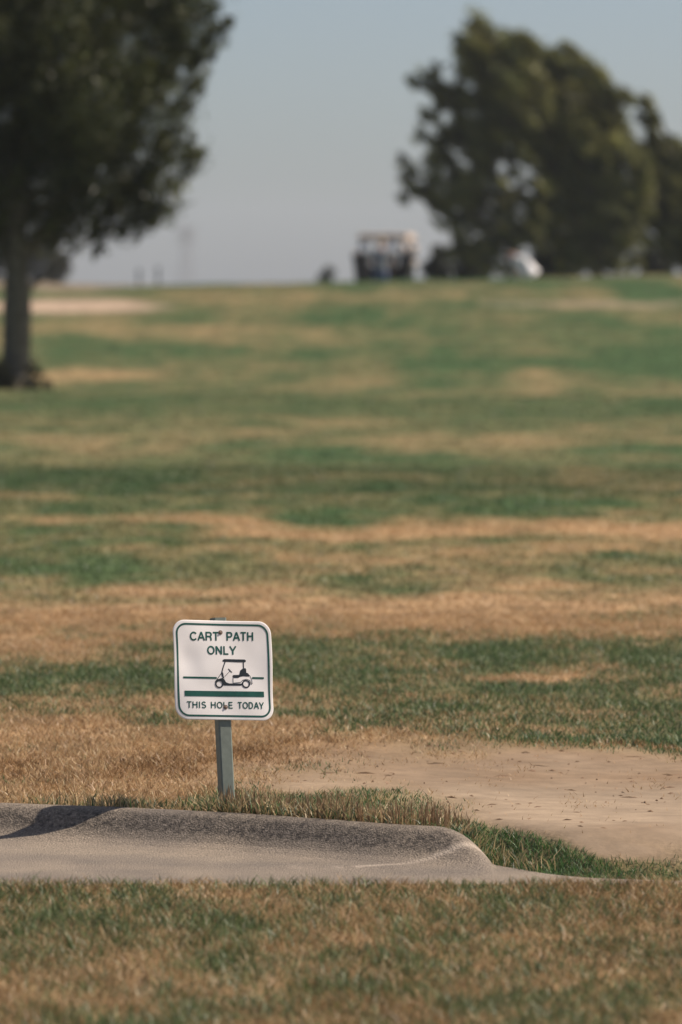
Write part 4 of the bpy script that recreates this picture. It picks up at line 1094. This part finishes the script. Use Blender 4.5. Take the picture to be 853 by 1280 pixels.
def golf_cart():
    root = empty('golf_cart', (cc_.x, dC + 1.0, gzc), R(-7))
    tag(root, 'dark golf cart with a tan roof seen from behind on the skyline', 'golf cart')
    # local: +Y forward (away from the camera), rear at -Y
    bm = bmesh.new()
    bm_box(bm, (0, 0.05, HC - 0.075), (1.17, 1.75, 0.13), bev=0.05); bm_box(bm, (0, 0.05, HC - 0.145), (1.21, 1.80, 0.035), bev=0.012)
    from_bm('roof', bm, M_roof, root, smooth=False)
    for sx in (-1, 1):
        bm = bmesh.new(); bm_tube(bm, [(sx * 0.52, -0.62, 0.75), (sx * 0.54, -0.68, 1.2), (sx * 0.52, -0.70, HC - 0.12)], 0.026, 8); from_bm('rear_strut', bm, M_strut, root)
        bm = bmesh.new(); bm_tube(bm, [(sx * 0.54, 0.95, 0.75), (sx * 0.52, 0.82, HC - 0.12)], 0.022, 8); from_bm('front_strut', bm, M_strut, root)
    # body: lofted tub profile across
    bm = bmesh.new()
    prof = [(-1.15, 0.42), (-1.17, 0.62), (-1.08, 0.80), (-0.75, 0.86), (-0.45, 0.80), (-0.42, 0.66), (0.05, 0.62), (0.12, 0.34), (0.75, 0.34), (0.88, 0.70), (1.0, 0.92), (1.18, 0.86), (1.32, 0.62), (1.34, 0.34), (1.2, 0.26), (-1.0, 0.26)]
    a = [bm.verts.new((-0.58, y, z)) for y, z in prof]; b = [bm.verts.new((0.58, y, z)) for y, z in prof]
    n = len(prof)
    for k in range(n): bm.faces.new((a[k], a[(k + 1) % n], b[(k + 1) % n], b[k]))
    fs = [bm.faces.new(list(reversed(a))), bm.faces.new(b)]
    bmesh.ops.triangulate(bm, faces=fs); bmesh.ops.recalc_face_normals(bm, faces=bm.faces)
    bo = from_bm('body', bm, M_body, root); mb = bo.modifiers.new('bevel', 'BEVEL'); mb.width = 0.025; mb.segments = 2; mb.limit_method = 'ANGLE'
    bm = bmesh.new(); bm_box(bm, (0, -0.18, 0.72), (1.05, 0.5, 0.14), bev=0.04); from_bm('seat', bm, M_seat, root, smooth=True)
    bm = bmesh.new(); bm_box(bm, (0, -0.44, 1.02), (1.02, 0.12, 0.40), bev=0.05); from_bm('backrest', bm, M_seat, root, smooth=True)
    bm = bmesh.new(); bm_box(bm, (0, -1.02, 0.50), (1.0, 0.42, 0.06), bev=0.015); bm_box(bm, (0, -1.22, 0.66), (1.0, 0.03, 0.24), bev=0.01); from_bm('bag_well', bm, M_blk, root)
    bm = bmesh.new(); bm_box(bm, (0, -1.24, 0.36), (1.1, 0.08, 0.12), bev=0.03); from_bm('bumper', bm, M_blk, root)
    for sx in (-1, 1):
        bm = bmesh.new(); bm_box(bm, (sx * 0.47, -1.185, 0.55), (0.13, 0.03, 0.06), bev=0.01); from_bm('tail_light', bm, M_lamp, root)
    bm = bmesh.new(); bm_tube(bm, [(-0.5, -0.72, 1.12), (0.5, -0.72, 1.12)], 0.022, 8); from_bm('bag_rail', bm, M_strut, root)
    bm = bmesh.new(); bm_tube(bm, [(-0.27, 0.72, 0.66), (-0.27, 0.52, 1.0)], 0.02, 8)
    ring = [(-0.27 + 0.17 * math.cos(t), 0.52 + 0.08 * math.sin(t), 1.0 + 0.15 * math.sin(t)) for t in [2 * math.pi * k / 16 for k in range(17)]]
    bm_tube(bm, ring, 0.014, 6, cap=False); from_bm('steering_wheel', bm, M_blk, root)
    for (x, y) in ((-0.48, -0.82), (0.48, -0.82), (-0.48, 0.95), (0.48, 0.95)):
        w = None
        bm = bmesh.new(); Rr = 0.225
        bm_tube(bm, [(x - 0.11, y, Rr), (x - 0.09, y, Rr), (x + 0.09, y, Rr), (x + 0.11, y, Rr)], [Rr * 0.86, Rr, Rr, Rr * 0.86], 24)
        w = from_bm('wheel', bm, M_tyre, root, smooth=False)
        bm = bmesh.new(); sg = 1 if x > 0 else -1
        bm_tube(bm, [(x + sg * 0.108, y, Rr), (x + sg * 0.118, y, Rr)], [0.13, 0.11], 16); from_bm('rim', bm, M_rim, w)
    return root
golf_cart()
ca, sa = math.cos(R(-7)), math.sin(R(-7))
def cart_pt(x, y, z): return (cc_.x + x * ca - y * sa, dC + 1.0 + x * sa + y * ca, gzc + z)

def golf_bag(x, tilt, bagmat, covers, label):
    root = empty('golf_bag', cart_pt(x, -1.0, 0.53), R(-7)); tag(root, label, 'golf bag')
    root.rotation_euler = (R(-10), R(tilt), R(-7)); root.scale = (1.15, 1.1, 1.22)
    bm = bmesh.new(); bm_tube(bm, [(0, 0, 0), (0, 0, 0.06), (0, 0, 0.35), (0, 0, 0.66), (0, 0, 0.76)], [0.15, 0.165, 0.155, 0.165, 0.175], 16); from_bm('bag', bm, bagmat, root, smooth=True)
    bm = bmesh.new(); bm_tube(bm, [(0, 0, 0.735), (0, 0, 0.79)], 0.185, 16, cap=True); from_bm('rim', bm, M_blk, root)
    bm = bmesh.new(); bm_box(bm, (0, -0.16, 0.28), (0.22, 0.10, 0.38), bev=0.04); from_bm('pocket', bm, bagmat, root, smooth=True)
    bm = bmesh.new(); bm_box(bm, (0, -0.15, 0.61), (0.20, 0.07, 0.16), bev=0.03); from_bm('pocket', bm, bagmat, root, smooth=True)
    rr = random.Random(int(x * 100))
    for k in range(5):
        a = rr.uniform(0, 6.28); r = rr.uniform(0.03, 0.12); p = Vector((r * math.cos(a), r * math.sin(a), 0.79)); t = p + Vector((p.x * 0.5, p.y * 0.4, rr.uniform(0.12, 0.25)))
        bm = bmesh.new(); bm_tube(bm, [p - Vector((0, 0, 0.1)), t], 0.008, 6); bm_box(bm, t + Vector((0.02, 0, 0.01)), (0.08, 0.025, 0.05), bev=0.008); from_bm('club', bm, M_club, root)
    for (dx, dy, z, r) in covers:
        bm = bmesh.new(); bm_tube(bm, [(dx * 0.5, dy * 0.5, 0.78), (dx * 0.8, dy, z - r * 1.6), (dx * 0.9, dy, z - r * 0.7), (dx, dy, z), (dx, dy, z + r * 0.7), (dx, dy, z + r)], [0.03, 0.035, r * 0.8, r, r * 0.75, r * 0.2], 12); from_bm('head_cover', bm, M_cover, root, smooth=True)
golf_bag(-0.42, -6, M_bag1, [(-0.09, -0.05, 0.80, 0.07), (0.03, -0.04, 0.72, 0.055)], 'black golf bag on the left side of the cart rear')
golf_bag(0.14, 1, M_bag2, [(0.05, -0.05, 0.83, 0.05)], 'dark brown golf bag in the middle of the cart rear')
golf_bag(0.47, 8, M_bag1, [(-0.12, -0.05, 0.90, 0.09), (0.09, -0.04, 0.90, 0.10), (0.17, -0.2, 0.60, 0.075)], 'black golf bag with pale head covers at the right of the cart rear')

# person standing at the back of the cart
xw = at(476, 350, dC - 0.9); gq = gz1(xw.x, dC - 0.9)
J2 = dict(pelvis=(0, 0, 0.93), chest=(0, -0.06, 1.26), neck=(0, -0.12, 1.44), head=(0, -0.17, 1.55), face=(0, -1, -0.3),
          sh_l=(0.17, -0.07, 1.35), sh_r=(-0.17, -0.07, 1.35), el_l=(0.23, -0.16, 1.10), el_r=(-0.22, -0.14, 1.10),
          wr_l=(0.17, -0.38, 1.08), wr_r=(-0.15, -0.36, 1.12), hip_l=(0.09, 0, 0.87), hip_r=(-0.09, 0, 0.87),
          kn_l=(0.10, -0.03, 0.49), kn_r=(-0.09, -0.02, 0.49), an_l=(0.10, 0.02, 0.1), an_r=(-0.10, 0.0, 0.1))
person((xw.x, dC - 0.9, gq), R(172), J2, 'person in a grey shirt and blue jeans standing at the back of the golf cart', M_gshirt, M_blue, mat('straw_cap', (0.35, 0.27, 0.19), 0.8))

# ------------------------------------------------------------------ haze
def haze():
    bm = bmesh.new(); bm_box(bm, (0, 0, 15), (6600, 6600, 60))
    m = bpy.data.materials.new('haze'); m.use_nodes = True
    N = m.node_tree.nodes; N.remove(N['Principled BSDF'])
    v = N.new('ShaderNodeVolumePrincipled'); v.inputs['Color'].default_value = (0.81, 0.86, 1.0, 1); v.inputs['Density'].default_value = HAZE
    v.inputs['Anisotropy'].default_value = 0.1
    m.node_tree.links.new(v.outputs[0], N['Material Output'].inputs['Volume'])
    o = from_bm('haze', bm, m); tag(o, 'pale even haze over the golf course', 'haze', kind='stuff')
HAZE = 0.00017
haze()
